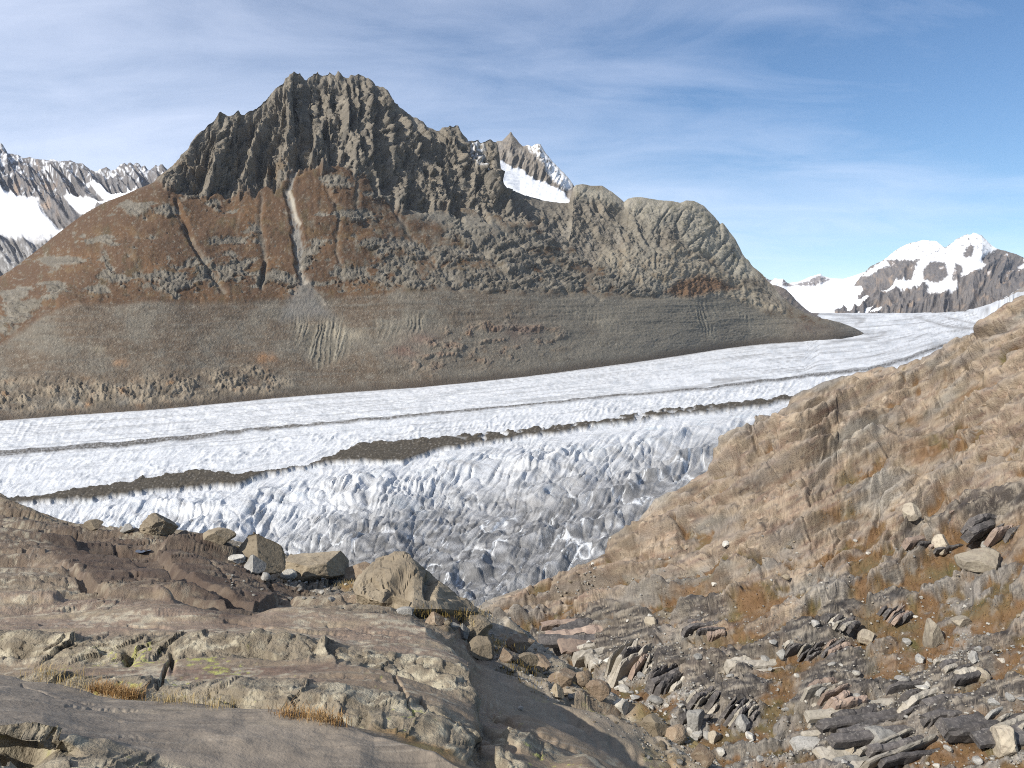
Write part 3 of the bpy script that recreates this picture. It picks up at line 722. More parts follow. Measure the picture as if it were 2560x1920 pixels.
near = ss(1.55, 2.2, q + .15 * fbm(px / 200, py / 60, 0, 3, 201)); mid = ss(.95, 1.3, q)
rightn = ss(2050, 1500, px)
leftcalm = ss(-200, 700, px)
W = fbm(X_ / 260, Yg / 260, 0, 3, 202)
# long swells along the flow, cut by curved crevasses across it
cr1 = ridged((along + 70 * W + 40 * q) / 58, acr / 130, 0, 4, 203, sharp=1.0)
cr2 = ridged((along - .5 * acr + 60 * W) / 27, acr / 60, 0, 4, 204)
cr3 = ridged((along * .7 + acr * .7 + 40 * W) / 36, (along - acr) / 90, 0, 4, 209)
sw = fbm(along / 260 + W, q * 7 + .6 * W, 0, 3, 205)
sw2 = ridged(along / 330 + W, q * 4.2 + .5 * W, 0, 3, 206)
tinyr = fbm(X_ / 9, Yg / 9, 0, 4, 207)
xr = X_ * .93 - Yg * .36; yr = X_ * .36 + Yg * .93        # fins run away from the eye, a little to the right
wq = 22 * fbm(X_ / 120, Yg / 120, 0, 4, 213)
clus = ss(-.25, .35, fbm(X_ / 90, Yg / 130, 0, 3, 219) + .3 * (sw2 - .4))
fin = ridged((xr + wq) / 30, yr / 340 + .6 * W, 0, 5, 214, gain=.6, sharp=1.0)
fin2 = ridged((xr + wq * .8) / 12, yr / 130 + .6 * W, 0, 4, 220, gain=.6, sharp=1.1)
sw3 = ridged(along / 420 + .8 * W, q * 1.9 + .8 * W, 0, 3, 217)
crk = ridged((xr + wq * 1.6) / 85, yr / 300 + W, 0, 3, 218, sharp=3.5)
crk2 = ridged((xr + wq * 1.2) / 34, yr / 120 + W, 0, 3, 228, sharp=4)
ser = frac_facet((xr + wq) / 15, yr / 60, 4, 215, .6, 1.3, gain=.6)
ser2 = frac_facet(along / 40, acr / 24, 4, 216, .5, 1.1, gain=.6)
kp = Yg / f_
gw = fbm(px / 150, py / 70, 0, 3, 250)
gp = px + .75 * py + 34 * gw
sl_ = py + .30 * px + 20 * gw
swl = ridged(px / 460 + gw * .5, sl_ / 88, 0, 3, 251, gain=.45)
fA = ridged(gp / 23, py / 150, 0, 4, 252, gain=.55, sharp=1.1)
fB = ridged((gp + 6 * gw) / 10, py / 62, 0, 4, 253, gain=.6, sharp=1.0)
fC = ridged((px + .15 * py + 40 * gw) / 44, py / 60, 0, 2, 254, sharp=5)
rib = ss(-.35, .3, fbm(px / 130, sl_ / 40, 0, 3, 255))
tap = ss(0, 90, py - e2)
Hn = kp * (swl * 38 * tap + ((fA - .4) * 11 * (.2 + rib) + (fB - .4) * 6.5 * (.25 + rib)) * (.15 + .85 * tap)) + sw * 4
fM = lerp(ridged((px - .25 * py + 30 * gw) / 52, (py + .27 * px + 20 * gw) / 12, 0, 4, 257, gain=.55), ridged((px + .9 * py + 18 * gw) / 13, (py - .3 * px) / 26, 0, 4, 257, gain=.55), ss(800, 1300, px)) * (.4 + 1.0 * ss(-.3, .4, fbm(px / 120, py / 34, 2.0, 3, 260)))
Hm = sw * 4 + kp * ((fM - .4) * 6 + (ridged(gp / 9, py / 20, 0, 3, 258) - .4) * 1.5)
cr4 = ridged((along * .9 + acr * .3) / 60, acr / 170, 0, 4, 212)
Hf = fbm(along / 300, q * 22, 0, 4, 208) * 3.4 + ser2 * 1.2 + cr4 * 4.5 + tinyr * .8
H = lerp(lerp(Hf, Hm, mid), Hn, near)
gz = ss(.0, 1.1, q - 2 + .18 * fbm(px / 150, py / 60, 0, 4, 210) - interp_pts([(-300,3),(300,2.0),(560,1.05),(800,.95),(1100,.80),(1450,.75),(1645,.62),(1760,.45),(1900,.35)], px) + .33)
calm = np.clip(gz * .8 + ss(700, 300, px) * .35, 0, .85)
H = lerp(H, kp * (swl * 38 * tap + (fA - .4) * 6 * (.1 + rib) + (fB - .4) * 1.6) + sw * 4, calm)
H = H - (fC * 7 * kp + ridged(gp / 40 + 3, py / 190, 0, 2, 256, sharp=6) * 8 * kp) * tap
cave = ridged((along + 60 * W) / 75, acr / 260 + W, 0, 3, 211)
H = H * 1.0
m1 = stroke(px + 0, py + 4 * fbm(px / 60, py / 60, 0, 3, 221), [(x, y, interp_pts([(-300,6),(200,7),(450,6),(700,4),(1000,2.6),(1500,2.6),(1800,3),(2000,4),(2250,5),(2449,3),(2760,2)], x)) for x, y in MOR1], 1.8)
w2 = [(-300,10),(90,8),(226,17),(362,16),(497,20),(588,15),(655,4),(768,1.5),(836,9),(904,24),(1000,27),(1098,15),(1208,13),(1272,7),(1347,9),(1421,9),(1496,6),(1571,7),(1645,10),(1695,11),(1795,9),(1900,7),(1998,5),(2760,3)]
nz2 = fbm(px / 34, py / 22, 0, 4, 222)
nf2 = fbm(px / 7, py / 5, 0, 3, 224)
m2 = stroke(px, py + 9 * nz2 + 2 * nf2, [(x, y, interp_pts(w2, x)) for x, y in MOR2], 2.2)
holes = ss(.12, .30, fbm(px / 26, py / 13, 0, 3, 223) + .05) * ss(1100, 1250, px) * ss(1900, 1600, px)
m2 = m2 * (1 - holes * .8)
H = H + m2 * 8 + m1 * 2.5
edge = ss(0.0, .12, q)
H = H * lerp(.3, 1, edge)
stretchd = np.clip(Yg / 4500, 1, 2.2)
H = H + m2 * kp * 2
H = H * (1 - .85 * ss(2420, 2470, px) * ss(800, 785, py))
P[..., 2] += H * stretchd
# horizontal push sharpens the crests
gx, gy = np.gradient(H, axis=1), np.gradient(H, axis=0)
# albedo: clean ice, dusty ice, wet grey margin, debris bands
n1_ = fbm(px / 5, py / 4, 0, 4, 231); n2_ = fbm(px / 40, py / 14, 0, 4, 232)
strp = fbm(along / 700, q * 34, 0, 4, 233)
ice = mix3(col(px.shape, (.60, .615, .625)), (.47, .49, .505), ss(-.1, .45, n2_ + n1_ * .4))
ice = mix3(ice, (.50, .58, .62), ss(.15, .5, fbm(X_ / 90, Yg / 90, 0, 4, 234)) * near * .35)
ice = mix3(ice, (.26, .26, .255), ss(.05, .42, strp + .12 * (1 - mid)) * (1 - near * .6) * .55)
ice = mix3(ice, (.20, .19, .175), ss(.18, .42, strp) * (1 - mid) * ss(1700, 2000, px) * .55)
dirt = ss(.0, .42, fbm(along / 34, acr / 300, 0, 4, 235) + .15 * n1_) * near * .55
ice = mix3(ice, (.34, .335, .325), ss(.05, .4, fbm(along / 14, acr / 120, 0, 4, 245)) * near * .5)
ice = mix3(ice, (.30, .295, .285), dirt * ss(2.1, 2.6, q))
grey = mix3(col(px.shape, (.215, .212, .208)), (.13, .128, .124), ss(-.2, .4, n2_ + .3 * n1_ + .25 * ss(1250, 1450, py)))
grey = mix3(grey, (.42, .42, .42), ss(.2, .5, n1_) * .25)
ice = mix3(ice, grey, np.clip(gz * 1.05 * (.85 + .45 * n2_), 0, .96))
brk = ss(.52, .75, cr2 * .6 + cr1 * .55) * gz * ss(1.0, .35, gz * ss(1150, 1500, py)) 
vein = (ss(.62, .82, fA) * ss(.0, .22, fbm(px / 26, py / 34, 3.0, 3, 259)) * 1.5 + ss(.15, .3, fC) * ss(.6, .4, fC) * ss(.0, .2, gw) * 1.2) * gz
ice = mix3(ice, (.62, .64, .65), np.clip(brk * ss(.05, .3, fbm(X_ / 30, Yg / 40, 0, 3, 240)) * .8 + vein * .85, 0, 1))
edgec = ss(.035, -.02, q + .02 * n1_)
ice = mix3(ice, (.12, .095, .075), edgec)
deb = mix3(col(px.shape, (.062, .054, .042)), (.115, .10, .078), ss(-.1, .4, n1_))
ml = np.clip(m1 * (1 - .35 * ss(0, .3, n1_)), 0, 1)
ice = mix3(ice, deb * 1.0, ml * .95)
for pts, k in [([(2195,834,2),(2215,832,3),(2190,843,3),(2140,850,3),(2060,860,2)], .5), ([(2286,793,2),(2320,803,2),(2363,816,3),(2420,822,3),(2482,826,3)], .7), ([(2363,793,2),(2420,806,2),(2478,819,3)], .7),
               ([(1500,992,1.5),(1700,974,3),(1850,950,3),(1780,953,2)], .45), ([(1780,952,2),(1850,945,3),(1900,948,2)], .5), ([(2100,905,2),(2250,880,2),(2350,855,2),(2420,838,2)], .45), ([(2040,783,2),(2120,790,4),(2160,800,5),(2140,812,4)], .5),
               ([(1740,905,2),(1900,890,2),(2100,870,2),(2300,842,2),(2450,815,2)], .3), ([(2330,868,3),(2400,850,4),(2450,842,5),(2500,830,6)], .6)]:
    ice = mix3(ice, (.15, .14, .125), stroke(px, py + 2 * n2_, pts, 2.5) * k)
sp2 = fbm(along / 160 + .3 * W, q * 110, 0, 4, 243)
ice = mix3(ice, (.36, .365, .37), ss(.0, .4, sp2) * (1 - near) * .55)
tick = ridged((along * .9 + acr * .35) / 22, acr / 50, 0, 3, 244, sharp=2)
ice = mix3(ice, (.40, .43, .45), ss(.55, .85, tick) * (1 - near) * .6)
ring = ss(.3, .7, np.sin((q * 60 + 3 * n2_))) * ss(2050, 2150, px) * ss(2420, 2300, px) * (1 - mid) * .25
ice = mix3(ice, (.45, .45, .45), ring)
halo = stroke(px, py + 10 * nz2, [(x, y, 6 + 1.5 * interp_pts(w2, x)) for x, y in MOR2], 9)
ice = mix3(ice, deb * 1.3, halo * ss(.1, .45, n1_ + .25 * nz2) * .55)
ice = mix3(ice, deb, m2)
ice = mix3(ice, (.30, .29, .27), m2 * ss(.28, .42, n1_) * .4)
rgh = lerp(.6, 1.0, near) * np.clip(2400 / Yg, .4, 1)
M_ice = terrain_mat('glacier_ice', [(.12, .45), (.5, .55)], 3.2, .22, .7, .3)
M_deb = terrain_mat('moraine_debris', [(.2, .5), (.7, .5)], 2.2, .5, .95, .1)
fm = (m2[:-1, :-1] + m2[1:, 1:]) / 2 > .5
vis = np.ones(fm.shape, bool)
build_sheet('glacier', P, ice, rgh, M_ice, keep=~fm & vis)
build_sheet('moraine', P, ice, rgh, M_deb, keep=fm & vis, kind='stuff', label='dark band of rock debris running down the middle of the glacier', cat='moraine')
print('glacier', time.time() - T0)
# where the layered beds crop out: seen place, seen size, number of beds
OC = [
 (1585,1640,150,95,9,'long curved wall of upright striped beds above the gully', ['pale', 'dark', 'purple'], .9),
 (1680,1690,150,60,9,'lower end of the striped wall where the beds fan towards the gully floor', ['dark', 'pale', 'dark'], .8),
 (1760,1560,110,34,5,'flat pinkish plates stepping down beside the orange turf', ['purple', 'dark'], .4),
 (2010,1612,90,50,7,'black and white striped outcrop behind the flat pale slab', ['dark', 'pale'], .7),
 (2090,1610,90,56,5,'purple brown outcrop with black clefts next to the striped one', ['purple', 'dark'], .7),
 (1880,1648,130,36,3,'smooth pale elliptical slab lying among orange turf', ['pale'], .2),
 (2080,1722,130,80,4,'square jointed tan outcrop standing in the middle of the turf', ['purple', 'pale'], .5),
 (2100,1770,170,50,7,'low pale ribs running down from the square jointed outcrop', ['pale', 'dark'], .5),
 (2340,1740,230,74,8,'large dark layered outcrop with a pale rounded nose', ['dark', 'dark', 'pale'], .45),
 (2450,1790,260,40,6,'long black ledges to the right of the rounded nose', ['dark'], .4),
 (2200,1820,280,52,9,'dark wavy beds crossing the bottom of the basin', ['dark', 'pale'], .4),
 (2120,1870,260,30,4,'smooth blue grey slabs below the wavy beds', ['pale', 'grey'], .35),
 (2230,1525,80,40,7,'short row of black upright beds near the top of the turf', ['dark', 'purple'], .9),
 (2110,1545,80,34,6,'small comb of dark beds at the foot of the polished slope', ['dark', 'pale'], 1.0),
 (1770,1730,80,90,4,'upright rib of rounded grey rock at the left of the basin', ['pale', 'dark'], 1.1),
 (1850,1760,80,80,6,'dark broken ribs behind the gully boulders', ['dark', 'pale'], 1.1),
 (1740,1800,80,50,3,'rounded striped block at the edge of the gully', ['pale', 'dark'], .9),
 (2480,1620,90,36,5,'small striped outcrop at the right edge of the turf', ['pale', 'dark'], .6),
 (2400,1660,110,30,5,'dark thin ledges above the layered outcrop', ['dark', 'pale'], .5),
 (2520,1780,120,60,4,'pale tilted slab leaning out of the right edge', ['pale', 'grey'], .5),
 (2480,1300,180,60,7,'glossy dark ledges below the top right of the basin', ['dark', 'purple'], .5),
 (2330,1350,120,30,4,'dark overhanging bed over the turf on the right slope', ['dark', 'purple'], .5),
 (1450,1575,200,22,4,'low dark streaked ledges on the slope just beyond the near ridge', ['purple', 'dark'], .3),
 (1500,1630,140,40,3,'rounded pale whaleback beside the orange turf strip', ['pale'], .4),
]
# ------------------------------------------------------------------ right hand hillside of polished bedrock
SIL = [(1000,1640,240),(1100,1570,245),(1198,1518,250),(1297,1476,262),(1397,1441,275),(1471,1412,290),(1520,1390,298),(1531,1370,300),(1540,1350,304),(1576,1327,310),(1620,1297,318),(1695,1243,335),(1745,1203,348),(1772,1185,356),(1786,1165,360),(1800,1138,364),
(1824,1108,370),(1838,1091,374),(1867,1072,380),(1910,1057,388),(1945,1034,396),(1973,1013,404),(1985,995,408),(1997,987,412),(2031,979,420),(2103,956,436),(2175,932,450),(2223,917,460),(2272,903,470),(2320,883,482),(2363,869,492),(2407,854,502),(2440,849,508),(2455,845,512),(2466,828,516),(2479,811,520),(2490,800,524),(2498,796,526),(2525,778,532),(2561,753,542),(2640,705,570),(2760,640,600),(2900,600,640)]
SIL = [(x, y, float(np.interp(x, [1000, 1198, 1531, 1824, 2100, 2320, 2560, 2900], [84, 86, 91, 96, 96, 92, 86, 84]))) for x, y, Yd in SIL]
_sx = np.linspace(900, 3000, 211); _sy = np.interp(_sx, [p[0] for p in SIL], [p[1] for p in SIL]); _sY = np.interp(_sx, [p[0] for p in SIL], [p[2] for p in SIL])
def _sm(v, n):
    for _ in range(n):
        v[1:-1] = v[1:-1] * .5 + (v[2:] + v[:-2]) * .25
    return v
SMO = {}
for _n in (4, 20, 90, 260): SMO[_n] = list(zip(_sx, _sm(_sy.copy(), _n), _sY))
def frac(k, Yf, back=0):
    out = []
    for x, y, Yd in (SMO[260] if k > .3 else SMO[90] if k > .2 else SMO[20] if k > .1 else SMO[4]):
        yb = 2250
        out.append((x, y + (yb - y) * k, Yf(Yd, k)))
    return out
Yk = lambda Yd, k: 31 * (Yd / 31) ** ((1 - k) ** .9)
hl = [frac(k, Yk) for k in (1, .8, .6, .4, .25, .12, .04, .012)] + [[(x, y, Y_) for x, y, Y_ in SIL],
      [(x, y + 14, Y_ * 1.04) for x, y, Y_ in SIL], [(x, y + 150, Y_ * 1.22) for x, y, Y_ in SIL]]
NC = 800
u = np.linspace(px2us(1080, 1500)[0], px2us(2720, 1300)[0], NC)
Y, S, V = loft(hl, u, [66, 90, 96, 90, 68, 50, 18, 10, 6, 10])
Y = np.exp(smooth_rows(np.log(Y), 12)); S = smooth_rows(S, 3)
for _pass in (0, 1):
    if _pass:   # put more rows of the net where ledges stand steep, fewer on the flats
        _c = proj(P)[1]
        _d = np.clip(np.abs(np.diff(_c, axis=0)), .7, 26) + .5
        _arc = np.concatenate([np.zeros((1, NC)), np.cumsum(_d, 0)], 0)
        _n = _arc.shape[0]; _idx = np.empty_like(_arc)
        for _j in range(NC): _idx[:, _j] = np.interp(np.linspace(0, _arc[-1, _j], _n), _arc[:, _j], np.arange(_n))
        _k = 2; _cs = np.cumsum(np.pad(_idx, ((0, 0), (_k + 1, _k)), mode='edge'), 1); _idx = (_cs[:, 2 * _k + 1:] - _cs[:, :-2 * _k - 1]) / (2 * _k + 1)
        _i0 = np.clip(_idx.astype(int), 0, _n - 2); _t = _idx - _i0; _jj = np.arange(NC)[None, :]
        Y, S, V = [A[_i0, _jj] * (1 - _t) + A[_i0 + 1, _jj] * _t for A in (Y, S, V)]
    P = to_xyz(u, Y, S)
    px, py = us2px(np.broadcast_to(u, Y.shape), S)
    silrow = V > 8
    def hitbase(x, y):
        i = np.argmin((px - x) ** 2 + (py - y) ** 2); return P.reshape(-1, 3)[i]
    A0 = hitbase(2350, 1180) - hitbase(1750, 1440); A0 /= np.linalg.norm(A0)
    n0 = normals(P)[300, 400]; B0 = np.cross(n0, A0); B0 /= np.linalg.norm(B0)
    a = P @ A0; b = P @ B0; hN = normals(P)
    X_, Y_, Z_ = P[..., 0], P[..., 1], P[..., 2]
    sc_ = np.clip(Y / 170, .35, 2.6)            # rock structure is coarser on the far buttress
    lo = ss(1420, 1560, py + .12 * (px - 1500))   # lower basin: broken ground
    wb = fbm(px / 90, py / 60, 3, 4, 302)
    # big rounded whaleback ribs, then plucked ledges along the foliation
    def saw(t, r=.82):
        t = t - np.floor(t)
        return np.where(t < r, t / r, (1 - t) / (1 - r))
    # coordinates that follow the foliation of the slope: ia along it, ib across it, in units seen from the path
    slp = lerp(.52, .26, ss(1150, 1750, py))
    ib = py + slp * (px - 1900); ia = px - .4 * py
    iwa = fbm(ia / 260, ib / 90, 0, 2, 401); iwb = fbm(ia / 110, ib / 40, 0, 2, 402)
    k_ = Y / f_                                        # metres per unit
    def iledge(per, seed, wb_, elong=6, cut=-.1):
        ph = (ib + wb_ * per * fbm(ia / (per * elong), ib / (per * 3), 0, 2, seed)) / per
        kk = np.floor(ph)
        amp = ss(cut, cut + .4, fbm(ia / (per * 7) + kk * 7.3, kk * 3.1, 0, 3, seed + 1))
        return saw(ph, 1 - max(.10, min(.5, 7.0 / per))) * amp, amp, ph - kk
    L1, A1, P1 = iledge(88, 411, .6, 8, -.25)
    L2, A2, P2 = iledge(34, 421, .7, 9, -.2)
    L3_, A3, P3 = iledge(13, 431, .8, 12, -.2)
    L4, A4, P4 = iledge(5.5, 441, .9, 8, -.1)
    ff1 = frac_facet(ia / 120 + iwa * .6, ib / 34 + iwb * .4, 3, 344, .5, .8)
    ff2 = frac_facet(ia / 26, ib / 11, 3, 345, .6, 1.0)
    bgi = fbm(ia / 260, ib / 100, 0, 3, 303)
    ck1 = ridged(ia / 150 + iwa, ib / 30 + iwb * .5, 0, 2, 451, sharp=5); ck2 = ridged(ia / 46 + iwb, ib / 60 + iwa, 0, 2, 452, sharp=6)
    w1a, w1b, wi1 = worley(ia / 150 + iwa * .8, ib / 46 + iwb * .6, 31); eg1 = ss(.11, .02, w1b - w1a)
    w2a, w2b, wi2 = worley(ia / 56 + iwa, ib / 17 + iwb, 33); eg2 = ss(.16, .03, w2b - w2a) * ss(-.2, .15, fbm(ia / 90, ib / 40, 2.0, 3, 454))
    ck3 = ridged(ia / 100 + iwa, ib / 15 + iwb * .3, 0, 3, 453, sharp=5) * ss(-.15, .2, iwb)
    h = k_ * (-ck3 * 9 - eg1 * 18 - eg2 * 11 + (wi1 - .5) * 16 + (wi2 - .5) * 6 + bgi * 46 + L1 * 54 + L2 * 36 + L3_ * 14 * lerp(.7, 1.2, lo) + L4 * .8 + ff1 * 9 + ff2 * 2.0 * lerp(.35, 1.7, lo) - ck1 * 11 - ck2 * 8)
    h = h * lerp(1, .8, lo)
    ocm = np.zeros(px.shape, F)
    for _x, _y, _w, _h, _n, _l, _m, _yw in OC:
        ocm = np.maximum(ocm, ss(1.0, .55, np.hypot((px - _x) / (_w * .85), (py + .25 * (px - _x) - _y + _h * .3) / (_h * .8)) + .35 * iwb))
    _per = 7.5 + 3 * iwa
    sb = saw((ib + 5 * iwb) / 12.0, .5); sb2 = ss(-.3, .1, fbm(ia / 60, np.floor((ib + 5 * iwb) / 12.0) * 3.3, 0, 2, 461))
    h = h + k_ * ocm * (10 + 8 * sb * (.4 + sb2))
    am1 = A2
    # hollows collect turf
    hol = fbm(ia / 170, ib / 50, 5, 4, 351) + .5 * fbm(ia / 40, ib / 16, 5, 3, 352) - .25 * (L1 + L2 - .6)
    turf = ss(.10, .26, hol - .15 + .30 * lo + .10 * ss(2000, 2300, px) * ss(1200, 1400, py))
    for ex, ey, rx, ry in [(2300,1640,130,45),(2200,1700,90,40),(1790,1500,70,24),(1740,1480,60,18),(2420,1400,120,30),(2500,1340,90,30),(1640,1560,50,26),(2330,1700,60,40),(1800,1620,40,40),(2050,1800,60,40),(1860,1700,60,40),
         (2330,1130,60,40),(2260,1060,50,16),(2430,980,60,16),(2120,1200,40,14),(2100,1300,70,14),(2450,1850,120,40),(2180,1560,50,40),(1600,1470,60,14),(1900,1540,40,20),(2500,1560,60,40)]:
        turf = np.maximum(turf, np.exp(-(((px - ex) / rx) ** 2 + ((py - ey + .3 * (px - ex)) / ry) ** 2)) * ss(-.25, .15, hol + .35))
    turf = turf * (1 - ocm)
    turf = np.clip(turf, 0, 1) * ss(-.05, .35, .4 - (V > 7.6))
    grav = ss(.0, .2, fbm(X_ / 5, Y_ / 5, 0, 4, 361) - .28 + .42 * np.maximum(inpoly(px, py, [(1380,1640),(1560,1640),(1700,1700),(1760,1790),(1900,1900),(1800,1960),(1600,1900),(1480,1760)], 30), .55 * inpoly(px, py, [(1680,1700),(2000,1650),(2560,1500),(2560,1920),(1800,1920)], 60)))
    grav = grav * ss(1430, 1500, py) * (1 - turf)
    h = lerp(h, h * .45 - k_ * 7, turf * .85)
    h = lerp(h, h * .5 - k_ * 4, grav * .7)
    h = h + turf * fbm(X_ / .4, Y_ / .4, 0, 3, 353) * .07 + grav * fbm(X_ / .3, Y_ / .3, 0, 3, 354) * .09
    cr = np.where(V > 8, .25, .3 + .7 * ss(0, 50, py - np.interp(px, [p[0] for p in SIL], [p[1] for p in SIL])))
    h = blur(h * cr, 1)
    P = P + hN * h[..., None]
HILL = P; HN = normals(P)
px, py = proj(P)
ib = py + slp * (px - 1900); ia = px - .4 * py
X_, Y_, Z_ = P[..., 0], P[..., 1], P[..., 2]
TURFm = np.clip(turf + grav, 0, 1)
g0 = fbm(ia / 70, ib / 20, 0, 5, 371); g1_ = fbm(ia / 20, ib / 4.5, 0, 5, 372); g2_ = fbm(ia / 230, ib / 90, 0, 4, 373)
st = fbm(ia / 9, ib / 40, 0, 4, 374)
c = mix3(col(px.shape, (.300, .245, .178)), (.245, .180, .132), ss(-.15, .4, g0 + .3 * g1_))
c = mix3(c, (.40, .34, .25), ss(.05, .5, g1_ + .4 * g2_) * .8)
c = mix3(c, (.17, .112, .085), ss(.08, .4, fbm(ia / 90, ib / 11, 3, 5, 375)) * .8)
c = mix3(c, (.255, .25, .22), ss(.0, .45, g2_ + .4 * g0 + .25 * lo + .15 * ss(1000, 900, py)) * .8)
c = mix3(c, (.10, .088, .078), ss(.16, .4, fbm(ia / 46, ib / 4.5, 7, 4, 376)) * .75)
bl = ss(.25, .5, fbm(ia / 80, ib / 14, 9, 4, 377) + .25 * st) * ss(.2, .6, am1)
c = mix3(c, (.085, .078, .075), bl * .5)
greyl = lo * ss(-.2, .3, fbm(X_ / 10, Y_ / 10, 0, 3, 378) + ss(1600, 1850, py) * .45 - .15)
c = mix3(c, mix3(col(px.shape, (.215, .205, .185)), (.32, .305, .27), ss(0, .4, g1_)), greyl * .75)
lamc = ss(.0, .25, fbm(ia / 40, ib / 3.5, 0, 3, 379)) * lo
c = mix3(c, (.06, .058, .06), lamc * .62)
tc_ = mix3(col(px.shape, (.165, .100, .050)), (.125, .10, .05), ss(-.1, .35, fbm(X_ / 3, Y_ / 3, 0, 4, 381)))
tc_ = mix3(tc_, (.085, .085, .030), ss(.1, .4, fbm(X_ / 2, Y_ / 2, 4, 4, 382)) * .7)
tc_ = mix3(tc_, (.26, .17, .075), ss(.1, .5, fbm(X_ / .35, Y_ / .35, 4, 3, 383)) * .5)
c = mix3(c, tc_, turf * ss(-.45, .1, fbm(X_ / .9, Y_ / .9, 0, 4, 384) + .15))
gc = mix3(col(px.shape, (.29, .275, .245)), (.48, .46, .42), ss(.05, .4, fbm(X_ / .3, Y_ / .3, 0, 3, 385)))
gc = mix3(gc, (.13, .12, .10), ss(.1, .4, fbm(X_ / .5, Y_ / .5, 9, 3, 386)) * .7)
c = mix3(c, gc, grav * .8)
occ = mix3(col(px.shape, (.27, .245, .20)), (.045, .042, .042), ss(-.12, .18, fbm(ia / 70, (ib + 5 * iwb) / 9.0, 0, 3, 462) + .12))
c = mix3(c, occ, ocm * .85)
tone = (wi1 - .5) * .36 + (wi2 - .5) * .30
c = c * (1 + tone * (1 - TURFm) * 1.0)[..., None]
c = mix3(c, (.46, .40, .31), ss(.18, .42, fbm(ia / 34, ib / 3.2, 6.0, 4, 463)) * .6 * (1 - TURFm))
c = mix3(c, (.085, .07, .058), ss(.2, .42, fbm(ia / 40, ib / 2.6, 8.0, 4, 464)) * .65 * (1 - TURFm))
c = mix3(c, (.235, .215, .19), ss(-.05, .35, fbm(ia / 150, ib / 40, 11.0, 4, 465)) * .5 * (1 - TURFm) * (1 - ocm))
c = c * np.array([.76, .74, .735], F)
M_hill = terrain_mat('hillside_rock', [(1.2, .4), (6, .5)], .16, .30, .82, .25, stretch=((0, 0, 0), (1, 1, 1.6)))
build_sheet('hillside', P, c, lerp(1, .7, turf), M_hill)
TURF, GRAV = turf, grav
hpx, hpy = proj(P)
print('hillside', time.time() - T0)
